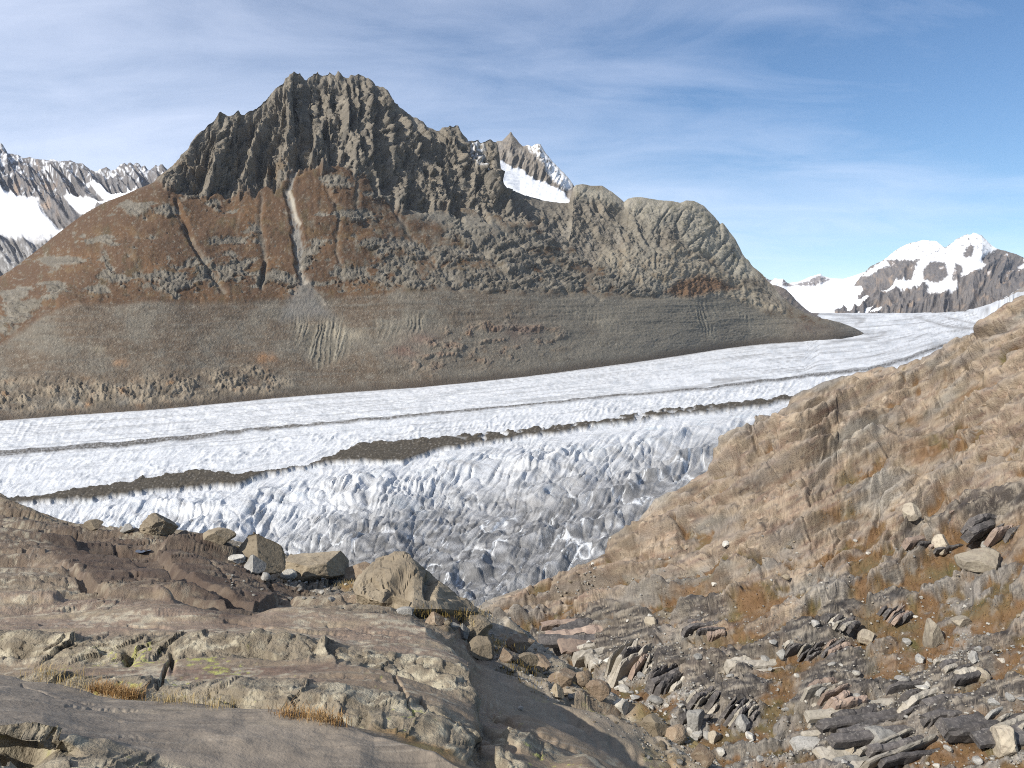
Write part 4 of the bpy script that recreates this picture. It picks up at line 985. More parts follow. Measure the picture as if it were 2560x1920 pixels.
# ------------------------------------------------------------------ foreground bedrock
def X(pts): return pts
fl = [
 [(-400,2500,1.5),(600,2500,1.5),(1300,2500,1.8),(2100,2700,3.0)],
 [(-400,1850,2.5),(0,1864,2.6),(150,1872,2.65),(280,1885,2.7),(450,1925,2.8),(900,2060,2.8),(1300,2330,3.0),(1700,2500,3.6),(2100,2640,4.2)],      # lower lip slab end
 [(-400,1850,3.0),(0,1868,3.1),(150,1878,3.1),(200,1895,2.95),(280,1905,2.85),(450,1932,2.9),(900,2050,2.9),(1300,2300,3.1),(1700,2460,3.8),(2100,2600,4.4)],     # slot
 [(-400,1812,2.88),(0,1822,2.9),(110,1834,2.93),(200,1864,3.0),(278,1874,3.05),(390,1896,3.05),(450,1920,3.0),(900,2030,3.0),(1300,2260,3.3),(1700,2400,4.0),(2100,2560,4.6)],
 [(-400,1720,3.5),(0,1735,3.55),(300,1800,3.5),(600,1850,3.4),(900,1920,3.35),(1174,2040,3.4),(1400,2180,3.7),(1700,2330,4.3),(2100,2520,5.0)],
 [(-400,1650,4.3),(0,1671,4.3),(117,1690,4.2),(195,1712,4.15),(260,1731,4.1),(369,1751,4.0),(499,1760,4.0),(607,1777,3.95),(672,1784,3.9),(781,1797,3.85),(868,1820,3.8),(934,1843,3.75),(1000,1850,3.7),(1090,1872,3.65),(1174,1914,3.6),(1300,2020,3.9),(1500,2160,4.4),(1900,2400,5.2)],  # crest of the grey slab
 [(-400,1690,4.7),(0,1708,4.7),(195,1738,4.5),(369,1772,4.35),(607,1795,4.2),(781,1812,4.15),(934,1858,4.0),(1090,1888,3.9),(1174,1925,3.8),(1300,2010,4.1),(1500,2140,4.6),(1900,2380,5.4)],  # gap
 [(-400,1670,4.95),(0,1690,4.95),(195,1728,4.7),(369,1760,4.55),(607,1782,4.45),(781,1796,4.4),(934,1838,4.25),(1090,1870,4.15),(1174,1908,4.1),(1300,1995,4.4),(1500,2120,4.9),(1900,2360,5.6)],
 [(-400,1662,5.05),(0,1680,5.05),(180,1690,4.95),(350,1706,4.8),(480,1712,4.72),(620,1718,4.65),(780,1728,4.6),(900,1745,4.6),(1000,1760,4.6),(1100,1790,4.6),(1180,1840,4.6),(1196,1900,4.6),(1300,1955,4.8),(1500,2080,5.3),(1900,2330,6.0)],  # top of second riser
 [(-400,1640,6.2),(0,1656,6.2),(200,1652,6.2),(400,1656,6.2),(700,1661,6.1),(900,1668,6.0),(1020,1700,5.8),(1120,1735,5.6),(1178,1765,5.5),(1192,1850,5.2),(1300,1915,5.3),(1500,2010,5.8),(1900,2290,6.4)],
 [(-400,1572,6.5),(0,1588,6.5),(100,1604,6.4),(200,1606,6.4),(320,1600,6.45),(500,1604,6.5),(620,1612,6.4),(760,1622,6.35),(900,1636,6.3),(1000,1642,6.2),(1100,1648,6.15),(1150,1655,6.1),(1178,1682,6.0),(1190,1810,5.7),(1300,1865,5.9),(1500,1975,6.4),(1900,2240,6.9)],  # top of third riser
 [(-400,1470,8.6),(0,1486,8.6),(195,1495,8.5),(269,1488,8.7),(390,1488,8.8),(477,1520,8.3),(542,1541,8.1),(629,1551,8.0),(694,1540,8.2),(753,1539,8.3),(862,1547,8.2),(940,1549,8.2),(1020,1553,8.2),(1065,1566,8.0),(1110,1598,7.6),(1150,1634,7.1),(1176,1652,6.9),(1187,1775,6.5),(1215,1790,6.6),(1300,1820,7.0),(1500,1930,7.6),(1900,2190,7.8)],  # crest of the third slab
 [(-400,1500,9.3),(0,1516,9.3),(269,1510,9.4),(390,1506,9.4),(500,1538,9.0),(629,1566,8.7),(694,1556,9.0),(862,1556,9.0),(1020,1562,9.0),(1110,1615,8.6),(1172,1668,8.4),(1195,1700,8.3),(1300,1775,8.6),(1500,1890,8.8),(1900,2140,8.8)],
 [(-400,1440,10.6),(0,1450,10.6),(200,1455,10.6),(400,1470,10.4),(560,1510,10.0),(640,1538,9.8),(700,1532,10.2),(780,1528,10.6),(862,1531,10.8),(1000,1545,10.6),(1110,1570,10.2),(1190,1640,9.9),(1300,1715,9.8),(1500,1835,9.9),(1900,2080,9.6)],
 [(-400,1360,14),(0,1370,14),(200,1385,14),(400,1400,13.6),(500,1418,13.2),(590,1440,13.0),(664,1462,12.6),(740,1490,12.2),(810,1518,12.0),(862,1524,12.2),(1000,1530,13),(1110,1556,12.4),(1190,1615,11.6),(1300,1682,11.2),(1500,1795,10.8),(1900,2040,10.2)],
 [(-400,1285,19),(0,1292,19),(100,1302,19),(250,1325,18.5),(400,1345,17.8),(503,1371,17),(580,1400,16),(640,1428,15),(700,1468,14),(760,1496,13.6),(862,1516,13.8),(1000,1520,14.5),(1110,1540,14),(1190,1596,12.8),(1300,1665,12),(1500,1775,11.4),(1900,2020,10.6)],  # crest of the dark slabs
 [(-400,1300,20.5),(0,1306,20.5),(250,1340,20),(400,1360,19),(503,1392,18),(580,1425,17),(640,1452,16),(700,1484,15),(760,1504,14.6),(862,1512,14.8),(1000,1514,15.4),(1110,1530,15),(1190,1580,13.6),(1300,1648,12.8),(1500,1764,11.9),(1900,2010,10.9)],
 [(-400,1250,24),(0,1252,24),(100,1292,23.5),(250,1322,23),(350,1326,23),(450,1336,22.6),(560,1372,21.5),(640,1402,20),(720,1436,18.6),(800,1466,17.8),(900,1480,17.6),(1000,1496,17.4),(1110,1514,16.8),(1190,1552,15.4),(1300,1618,14.4),(1500,1738,12.8),(1900,1996,11.4)],
 [(-400,1222,27),(0,1230,27),(43,1257,26.6),(100,1284,26.2),(165,1307,25.6),(250,1318,25.4),(304,1318,25.6),(420,1323,25.6),(500,1331,25.4),(560,1348,24.8),(640,1366,24),(720,1384,23),(800,1402,22.4),(860,1420,21.6),(930,1440,20.8),(1000,1458,20.4),(1080,1478,19.8),(1151,1497,19.2),(1187,1517,18.8),(1223,1541,18.2),(1260,1555,17.8),(1307,1583,17.2),(1344,1608,16.6),(1383,1643,16),(1416,1662,15.6),(1470,1690,15),(1514,1716,14.6),(1561,1746,14),(1608,1781,13.6),(1669,1808,13.2),(1694,1836,12.8),(1741,1857,12.5),(1785,1894,12.2),(1830,1940,12),(1900,1990,11.8),(2100,2200,11)],  # skyline
]
sky_ln = [(x, y, Yv * float(np.interp(x, [1180, 1300, 1500, 1700, 2100], [1, .88, .78, .70, .64]))) for x, y, Yv in fl[-1]]
fl += [[(x, y + 60, Y_ * 1.16) for x, y, Y_ in sky_ln], [(x, y + 260, Y_ * 2.2) for x, y, Y_ in sky_ln],
       [(x, max(y + 320, 1600), 120) for x, y, Y_ in sky_ln], [(x, 1600, 420) if x < 1200 else (x, 2000, 60) for x, y, Y_ in sky_ln[::6]] + [(2100,2300,50)]]
for _i in range(3, len(fl)):
    fl[_i] = [(x, y, Yv * float(np.interp(x, [1180, 1300, 1500, 1700, 2100], [1, .88, .78, .70, .64]))) for x, y, Yv in fl[_i]] if _i < 19 else fl[_i]
_sh = {3: 70, 4: 70, 5: 70, 6: 70, 7: 70, 8: 70, 9: 45, 10: 20}
for _i, _d in _sh.items(): fl[_i] = [(x, y - _d * float(ss(1180, 1420, x)), Yv) for x, y, Yv in fl[_i]]
NC = 860
u = np.linspace(px2us(-230, 1900)[0], px2us(1960, 1900)[0], NC)
# let the hand drawn edges wander a little
RW = [10, 8, 12, 34, 44, 10, 8, 26, 34, 28, 56, 8, 24, 50, 46, 8, 30, 44, 10, 10, 10, 8]
Y, S, V = loft(fl, u, RW)
Vr = V[:, 0]
Y = np.exp(smooth_rows(np.log(Y), 8)); S = smooth_rows(S, 5)
ys, yss = np.log(Y), S
P = to_xyz(u, Y, S)
px, py = us2px(np.broadcast_to(u, Y.shape), S)
fN = normals(P)
X_, Y_, Z_ = P[..., 0], P[..., 1], P[..., 2]
nearf = np.clip(Y / 6, .45, 3.2)
def band(lo_, hi_, w_=.25): return ss(lo_ - w_, lo_ + w_ * .2, V) * ss(hi_ + w_, hi_ - w_ * .2, V)
riser = np.clip(band(1, 3.1, .15) + band(6.9, 8.15, .2) + band(9.0, 10.0, .18) + .3 * band(12, 12.9, .25), 0, 1)
rightside = ss(-30, 60, px - interp_pts([(1540,1100),(1640,1175),(1760,1200),(1850,1240),(1920,1380)][::1], px * 0) if False else px - np.interp(py, [1500, 1560, 1640, 1700, 1770, 1850, 1920], [1900, 1150, 1180, 1195, 1215, 1290, 1400]))
riser = riser * (1 - rightside * .7)
wv = fbm(X_ / 1.6, Y_ / 1.6, Z_ / 1.6, 4, 401)
br = inpoly(px, py, [(0,1330),(160,1340),(330,1370),(430,1430),(560,1500),(640,1545),(560,1560),(400,1490),(240,1490),(200,1450),(100,1360)], 22)
rough_zone = np.clip(riser + ss(.15, .4, fbm(X_ / 2.4 + 3, Y_ / 2.4, 0, 3, 402)) * .3 * ss(4.9, 5.3, V), 0, 1)
# the block of mid brown stone behind the grey slab, and rubble ground further off
rubb = ss(15.9, 16.4, V) * ss(19.5, 18.6, V) * ss(360, 620, px)
rubb = np.maximum(rubb, ss(12.6, 13.4, V) * ss(18.5, 17.6, V) * rightside * ss(-.2, .15, fbm(X_ / 2.2, Y_ / 2.2, 0, 4, 404) + .12))
st_a = X_ * .93 + Y_ * .25 - Z_ * .25; st_b = -X_ * .25 + Y_ * .95
slabn = fbm(st_a / 2.6, st_b / .8, 0, 4, 405)
crk = ridged(st_a / 3.2 + wv * .5, st_b / .9 + wv * .4, 0, 3, 406)
kd1, kd2, kdi = worley(X_ / .55 + wv * .5, (Y_ + 1.5 * Z_) / .4, 13)
rd1, rd2, rdi = worley(X_ / .26 + wv, (Y_ + 2 * Z_) / .2, 17)
n_soft = fbm(X_ / 1.2, Y_ / 1.2, 0, 3, 417)
lump = fbm(X_ / .5, Y_ / .5, Z_ / .35, 5, 407)
h = slabn * .10 * nearf + fbm(X_ / 5, Y_ / 4, 0, 3, 408) * .16 * nearf
h = h - ss(.88, .97, crk) * .05 * nearf * ss(-.1, .2, slabn + .15)
stri = ridged(st_a / 1.1 + wv * .3, st_b / .12, 0, 3, 416, sharp=2)
h = h - stri * .012 * nearf * ss(-.2, .3, n_soft)
fa = frac_facet(X_ / .6 + wv * .4, (Y_ * .7 + 1.6 * Z_) / .45, 4, 415, .5, 1.1)
h = h + rough_zone * (lump * .05 + fa * .075) * np.clip(nearf, .5, 1.6)
far_l = ss(12.9, 14, V)
h = h + far_l * (1 - rubb) * (1 - .75 * br) * (fbm(st_a / 4, st_b / 1.2, 0, 3, 409) * .35 + frac_facet(st_a / 2.4, st_b / .9, 3, 410, .4, .8) * .16)
h = h + rubb * (frac_facet(X_ / 1.0, Y_ / 1.0, 4, 411, .6, 1.1) * .16)
tiny = fbm(X_ / .09, Y_ / .09, Z_ / .09, 4, 412)
h = h + tiny * .006 * nearf + fbm(X_ / .3, Y_ / .3, Z_ / .3, 3, 413) * .018 * (1 + rough_zone * 1.5)
# stepped ledges on the sloping right part
n2w = fbm(X_ / 3, Y_ / 3, 0, 2, 418)
lg = (st_b * .9 + X_ * .55 + Z_ * .4 + n2w * .4) / 1.1
h = h + blur(rightside * (saw(lg, .8) * .20 * ss(-.2, .3, fbm(st_a / 3, np.floor(lg) * 1.7, 0, 3, 414))), 2)
_wa = 7 * fbm(px / 22, py / 14, 0, 4, 440); _wb = 5 * fbm(px / 22, py / 14, 5.0, 4, 441)
for _pts, _d in [([(165,1764,.6),(269,1776,1),(338,1779,.6)], .02), ([(393,1716,2),(405,1700,2.5),(410,1684,2),(427,1662,3)], .09), ([(60,1700,1),(140,1740,1.5),(230,1760,1)], .012),
    ([(300,1590,1),(480,1592,1.5),(700,1604,1)], .02), ([(560,1560,1),(760,1580,1.5),(980,1590,1)], .025), ([(820,1560,1),(900,1572,1.5),(1040,1584,1.2)], .02), ([(100,1560,1),(300,1556,1.5),(420,1566,1)], .02), ([(640,1700,1),(820,1702,1.5),(960,1716,1)], .02),
    ([(1240,1700,1.5),(1340,1760,2),(1480,1850,2),(1600,1915,2)], .05), ([(1300,1690,1),(1400,1750,2),(1520,1820,2)], .04), ([(1210,1790,1.5),(1330,1850,2),(1450,1915,2)], .06), ([(1380,1800,1),(1450,1830,2),(1500,1880,1)], .04), ([(1050,1760,1.5),(1110,1810,2),(1200,1880,2)], .06), ([(980,1700,2),(1010,1750,2.5),(1040,1800,2)], .06),
    ([(60,1460,1),(200,1474,1.5)], .02), ([(280,1440,1),(350,1470,1.5),(420,1480,1)], .03), ([(500,1420,1),(560,1470,1.5),(600,1520,1)], .03), ([(100,1330,1),(220,1350,1.5),(330,1390,1)], .05), ([(300,1846,1),(420,1858,1)], .012)]:
    h = h - _d * np.clip(Y / 5, .6, 2) * 1.2 * stroke(px + _wa, py + _wb, _pts, 2.2)
# pocks and the holes in the middle block
for ex, ey, rx, ry, dp in [(322,1640,16,20,.22),(60,1880,70,14,.16),(430,1660,6,20,.1)]:
    h = h - dp * np.exp(-(((px - ex) / rx) ** 2 + ((py - ey) / ry) ** 2) * 1.5)
def plate(poly, hh, soft=3.5):
    return hh * inpoly(px + 5 * wv, py + 4 * wv, poly, soft)
PL1 = [(-300,1352),(0,1358),(174,1369),(278,1404),(390,1443),(425,1469),(490,1499),(547,1512),(560,1540),(470,1512),(382,1492),(269,1492),(243,1482),(187,1439),(130,1421),(78,1408),(-300,1400)]
PL2 = [(390,1387),(434,1362),(520,1368),(600,1415),(668,1462),(660,1482),(694,1521),(625,1547),(542,1504),(477,1478),(438,1443),(400,1412)]
PL3 = [(668,1470),(720,1458),(803,1510),(862,1540),(738,1530),(694,1512)]
PL4 = [(-300,1432),(130,1426),(182,1442),(205,1480),(130,1502),(-300,1498)]
h = h + plate(PL1, .15) + plate(PL2, .17) + plate(PL3, .12) + plate(PL4, .08)
h = h + plate([(760,1484),(880,1478),(1040,1500),(1060,1535),(900,1524),(800,1504)], .09) + plate([(1000,1535),(1100,1552),(1150,1600),(1080,1575)], .06)
fl_c = np.where(V > 18, .4, .4 + .6 * ss(0, 30, py - np.interp(px, [p[0] for p in sky_ln], [p[1] for p in sky_ln])))
h = lerp(h, blur(h, 2), rightside * .9)
h = h * fl_c
P = P + fN * h[..., None]
FG = P
FGN = normals(P)
X_, Y_, Z_ = P[..., 0], P[..., 1], P[..., 2]
st_a = X_ * .93 + Y_ * .25 - Z_ * .25; st_b = -X_ * .25 + Y_ * .95 + Z_ * .5
n0_ = fbm(st_a / 1.1, st_b / .35, Z_, 5, 421); n1_ = fbm(X_ / .35, Y_ / .35, Z_ / .35, 5, 422); n2_ = fbm(X_ / 4, Y_ / 3, 0, 4, 423)
lich = fbm(X_ / .12, Y_ / .12, Z_ / .12, 4, 424)
vein_ = fbm(st_a / 1.6, st_b / .10, Z_ / .3, 4, 425)
base = mix3(col(px.shape, (.205, .160, .112)), (.165, .122, .088), ss(-.15, .4, n0_))
base = mix3(base, (.265, .215, .148), ss(.0, .5, n1_ + .5 * n0_) * .65)
base = mix3(base, (.31, .27, .205), ss(.12, .42, vein_) * .45)
base = mix3(base, (.135, .085, .068), ss(.05, .4, n2_ + .3 * n0_) * .55)
# grey violet slab nearest to the eye
s1 = band(3, 5.1, .1) + band(0, 1.1, .1)
c1 = mix3(col(px.shape, (.165, .148, .135)), (.225, .20, .178), ss(-.2, .35, n1_ + .4 * n0_))
c1 = mix3(c1, (.150, .112, .095), ss(.0, .4, n2_ + .35 * n0_) * .5)
c1 = mix3(c1, (.27, .24, .20), ss(.15, .45, vein_) * .5)
c1 = c1 * np.array([1.04, 1.0, .90], F)
base = mix3(base, c1, np.clip(s1, 0, 1) * (1 - rightside))
# third slab: purplish back part, pale front part
s3 = band(10.1, 11.2, .2) * (1 - rightside)
base = mix3(base, mix3(col(px.shape, (.20, .150, .118)), (.265, .22, .155), ss(-.15, .3, n0_ + .35 * n2_)), s3 * .7)
# dark brown dipping slabs on the left
s4 = band(12.8, 16.2, .3) * ss(900, 700, px) 
br = inpoly(px, py, [(0,1330),(160,1340),(330,1370),(430,1430),(560,1500),(640,1545),(560,1560),(400,1490),(240,1490),(200,1450),(100,1360)], 22)
c4_ = mix3(col(px.shape, (.125, .094, .070)), (.185, .150, .112), ss(-.1, .35, n1_ + .5 * n2_))
base = mix3(base, c4_, np.clip(s4 * .8, 0, 1))
base = mix3(base, (.085, .058, .042), br * .85 * ss(-.5, .1, n1_ + .2))
scr_ = ss(.18, .42, fbm(st_a / .8, st_b / .028, Z_ * 3, 3, 450)) * (1 - riser)
base = mix3(base, (.31, .28, .235), scr_ * .45)
scr2 = ss(.2, .42, fbm(st_a / .5, st_b / .02, Z_ * 3 + 4, 3, 451)) * (1 - riser)
base = mix3(base, (.075, .062, .052), scr2 * .45)
# lichen crusted broken faces
rc_ = mix3(col(px.shape, (.19, .168, .128)), (.32, .295, .225), ss(-.1, .35, lich + .3 * n1_))
rc_ = mix3(rc_, (.10, .085, .06), ss(.0, .4, fbm(X_ / .2, Y_ / .2, Z_ / .2, 4, 426)) * .65)
base = mix3(base, rc_, np.clip(riser, 0, 1) * .85)
wht = ss(.12, .34, lich * .8 + fbm(X_ / .6, Y_ / .6, Z_ / .6, 3, 427) * .7) * ss(5.2, 6.5, V)
base = mix3(base, (.42, .39, .30), wht * .55)
yel = ss(.30, .42, fbm(X_ / .07, Y_ / .07, Z_ / .07, 3, 428) * .6 + fbm(X_ / .9, Y_ / .9, 0, 3, 429) * .7) * (band(5.5, 9.6, .3) + rightside * .6 + .5 * (V < 3))
base = mix3(base, (.36, .38, .09), np.clip(yel, 0, 1) * .7)
dkl = ss(.2, .4, fbm(X_ / .16, Y_ / .16, Z_ / .16, 4, 430) * .7 + .4 * n2_)
base = mix3(base, (.075, .062, .048), dkl * .5)
gsl = inpoly(px, py, [(1190,1650),(1290,1660),(1420,1740),(1560,1830),(1680,1920),(1500,1920),(1380,1850),(1230,1760)], 20) * rightside
base = mix3(base, mix3(col(px.shape, (.19, .165, .13)), (.235, .20, .16), ss(-.1, .3, n0_)), gsl * .75)
far_c = mix3(col(px.shape, (.225, .180, .125)), (.30, .245, .165), ss(-.1, .4, n1_))
base = mix3(base, far_c, ss(15.8, 17, V) * .7)
base = mix3(base, mix3(col(px.shape, (.068, .048, .036)), (.115, .088, .065), ss(-.1, .4, n1_ + .4 * n0_)), np.clip(br * 1.0 + .75 * inpoly(px, py, PL2, 14) + .7 * inpoly(px, py, PL3, 8), 0, 1) * .92)
rb = mix3(col(px.shape, (.19, .175, .145)), (.34, .32, .28), ss(.0, .4, fbm(X_ / .3, Y_ / .3, 0, 3, 431)))
base = mix3(base, rb, rubb * .75)
moss = ss(.1, .35, fbm(X_ / 1.3, Y_ / 1.3, 0, 4, 432) + .05) * rubb
moss = np.maximum(moss, band(6, 7, .12) * ss(-.2, .2, fbm(X_ / .6, Y_ / .6, 0, 3, 433) + .1) * ss(1250, 1100, px))
base = mix3(base, mix3(col(px.shape, (.13, .10, .035)), (.20, .12, .045), ss(-.1, .3, n1_)), np.clip(moss, 0, 1) * .85)
base = base * np.array([1.10, 1.07, 1.02], F)
M_fg = terrain_mat('bedrock', [(2.2, .5), (14, .45), (60, .35)], .035, .32, .8, .3)
rgh = lerp(.55, 1.6, np.clip(rough_zone + .3 * far_l, 0, 1)) * np.clip(nearf, .6, 3)
build_sheet('bedrock', P, base, rgh, M_fg)
fpx, fpy = proj(P)
print('foreground', time.time() - T0)
# ------------------------------------------------------------------ placing things on the ground
rnd = random.Random(7)
def finder(P, px, py, vmax=None):
    Pf = P.reshape(-1, 3); xf = px.ravel(); yf = py.ravel(); Yf = Pf[:, 1]
    nx, ny = 160, 120
    cell = {}
    gx = np.clip(((xf + 200) / 18).astype(int), 0, 179); gy = np.clip(((yf - 400) / 18).astype(int), 0, 99)
    ok = (xf > -200) & (xf < 2900) & (yf > 400) & (yf < 2150)
    key = gy * 200 + gx
    ids = np.nonzero(ok)[0]; ids = ids[np.argsort(key[ids], kind='stable')]
    ks = key[ids]; st = np.searchsorted(ks, np.arange(100 * 200)); en = np.searchsorted(ks, np.arange(100 * 200), side='right')
    def f(x, y):
        best = None
        cx0, cy0 = int((x + 200) / 18), int((y - 400) / 18)
        cand = []
        for a_ in (-1, 0, 1):
            for b_ in (-1, 0, 1):
                k = (cy0 + a_) * 200 + cx0 + b_
                if 0 <= k < 20000: cand.append(ids[st[k]:en[k]])
        cand = np.concatenate(cand) if cand else np.array([], int)
        if not len(cand): return None
        d = (xf[cand] - x) ** 2 + (yf[cand] - y) ** 2
        m = d < 30
        if not m.any(): m = d <= d.min() + 1e-6
        c2 = cand[m]
        return Pf[c2[np.argmin(Yf[c2])]], c2[np.argmin(Yf[c2])]
    return f
find_fg = finder(FG, fpx, fpy); find_hill = finder(HILL, hpx, hpy)
def rock_mat(name, c1, c2, c3, bump=.02, sc_=3.0):
    m = bpy.data.materials.new(name); m.use_nodes = True
    t = m.node_tree; n = t.nodes; b = n['Principled BSDF']
    tcn = n.new('ShaderNodeTexCoord'); oi = n.new('ShaderNodeObjectInfo')
    ad = n.new('ShaderNodeVectorMath'); ad.operation = 'ADD'
    t.links.new(tcn.outputs['Object'], ad.inputs[0]); t.links.new(oi.outputs['Location'], ad.inputs[1])
    z1 = n.new('ShaderNodeTexNoise'); z1.inputs['Scale'].default_value = sc_; z1.inputs['Detail'].default_value = 8; z1.inputs['Roughness'].default_value = .65
    z2 = n.new('ShaderNodeTexNoise'); z2.inputs['Scale'].default_value = sc_ * 4.3; z2.inputs['Detail'].default_value = 6; z2.inputs['Roughness'].default_value = .7
    t.links.new(ad.outputs[0], z1.inputs['Vector']); t.links.new(ad.outputs[0], z2.inputs['Vector'])
    r = n.new('ShaderNodeValToRGB'); e = r.color_ramp.elements
    e[0].position = .36; e[0].color = (*c1, 1); e[1].position = .64; e[1].color = (*c2, 1)
    t.links.new(z1.outputs['Fac'], r.inputs[0])
    r2 = n.new('ShaderNodeMapRange'); r2.inputs[1].default_value = .52; r2.inputs[2].default_value = .66
    t.links.new(z2.outputs['Fac'], r2.inputs[0])
    mx_ = n.new('ShaderNodeMix'); mx_.data_type = 'RGBA'; mx_.inputs['B'].default_value = (*c3, 1)
    f2 = n.new('ShaderNodeMath'); f2.operation = 'MULTIPLY'; f2.inputs[1].default_value = .75
    t.links.new(r2.outputs[0], f2.inputs[0]); t.links.new(f2.outputs[0], mx_.inputs['Factor']); t.links.new(r.outputs[0], mx_.inputs['A'])
    hv = n.new('ShaderNodeHueSaturation'); vr = n.new('ShaderNodeMapRange'); vr.inputs[3].default_value = .78; vr.inputs[4].default_value = 1.25
    t.links.new(oi.outputs['Random'], vr.inputs[0]); t.links.new(vr.outputs[0], hv.inputs['Value']); t.links.new(mx_.outputs['Result'], hv.inputs['Color'])
    t.links.new(hv.outputs[0], b.inputs['Base Color'])
    bu = n.new('ShaderNodeBump'); bu.inputs['Distance'].default_value = bump; t.links.new(z2.outputs['Fac'], bu.inputs['Height'])
    t.links.new(bu.outputs[0], b.inputs['Normal']); b.inputs['Roughness'].default_value = .85; b.inputs['Specular IOR Level'].default_value = .25
    return m
M_tan = rock_mat('tan_boulder_stone', (.165, .135, .095), (.26, .218, .155), (.12, .095, .065), .03, 1.6)
M_grey = rock_mat('grey_boulder_stone', (.19, .185, .17), (.31, .30, .275), (.13, .125, .115), .03, 2.2)
M_pale = rock_mat('pale_stone', (.30, .285, .25), (.46, .44, .39), (.20, .19, .17), .02, 3)
M_dark = rock_mat('dark_stone', (.05, .045, .04), (.10, .085, .075), (.14, .12, .1), .01, 8)
M_brown = rock_mat('brown_stone', (.13, .095, .065), (.22, .17, .12), (.30, .26, .2), .03, 2)
M_rust = rock_mat('rusty_stone', (.20, .09, .05), (.27, .14, .08), (.12, .08, .06), .01, 8)
import bmesh
def ico(sub):
    bm = bmesh.new(); bmesh.ops.create_icosphere(bm, subdivisions=sub, radius=1)
    v = np.array([x.co[:] for x in bm.verts]); f = np.array([[x.index for x in p.verts] for p in bm.faces]); bm.free()
    return v, f
ICO = {k: ico(k) for k in (1, 2, 3, 4, 5)}
def rock_mesh(name, seed, sub, mat, size=(1, 1, 1), cuts=9, rough=.06, planes=None, smooth=False):
    r = np.random.RandomState(seed)
    v, f = ICO[sub]; v = v.copy()
    pl = list(planes) if planes else []
    for _ in range(cuts):
        n = r.normal(size=3); n /= np.linalg.norm(n); pl.append((n, r.uniform(.50, .82)))
    for n, d in pl:
        n = np.asarray(n, float); n = n / np.linalg.norm(n)
        k = v @ n - d
        v = np.where((k > 0)[:, None], v - np.outer(np.maximum(k, 0), n), v)
    if rough:
        o = seed * 3.1
        k = frac_facet(v[:, 0] * 2 + o + v[:, 2], v[:, 1] * 2 + v[:, 2] * 1.7, 3, seed % 50, .4, .9) * rough
        k = k + fbm(v[:, 0] * 3 + o, v[:, 1] * 3, v[:, 2] * 3, 4, seed % 50) * rough * .9
        v = v * (1 + k[:, None])
    v = v * np.asarray(size)
    me = bpy.data.meshes.new(name)
    me.from_pydata(v.tolist(), [], f.tolist())
    if smooth: me.polygons.foreach_set('use_smooth', np.ones(len(f), bool))
    me.materials.append(mat); me.update()
    return me
def put(name, me, loc, rot, scale, label, cat, group=None):
    o = bpy.data.objects.new(name, me); COL.objects.link(o)
    o.location = loc; o.rotation_euler = rot; o.scale = scale if hasattr(scale, '__len__') else (scale,) * 3
    o['label'] = label; o['category'] = cat
    if group: o['group'] = group
    return o
def boulder(x, y, wpx, hpx_, mat, label, find=find_fg, seed=1, cuts=9, planes=None, depth=.8, sub=5, rough=.05, rz=0, name='boulder', cat='boulder', sink=.25, tilt=(0, 0)):
    """x, y: where its foot stands; wpx, hpx_: how large it is seen"""
    r = find(x, y)
    if r is None: return None
    p, _ = r
    k = p[1] / f_
    W_, H_ = wpx * k / 2, hpx_ * k
    me = rock_mesh(name, seed, sub, mat, (W_, W_ * depth, H_ / (2 - sink * 2) * 1.0), cuts, rough, planes)
    return put(name, me, (p[0], p[1] + W_ * depth * .35, p[2] + H_ / (2 - sink * 2) * (1 - 2 * sink)), (tilt[0], tilt[1], rz), 1, label, cat)
PYR = [((-.55, -.75, .45), .42), ((.80, -.50, .45), .40), ((.1, .8, .55), .5), ((-.9, .3, .4), .55)]
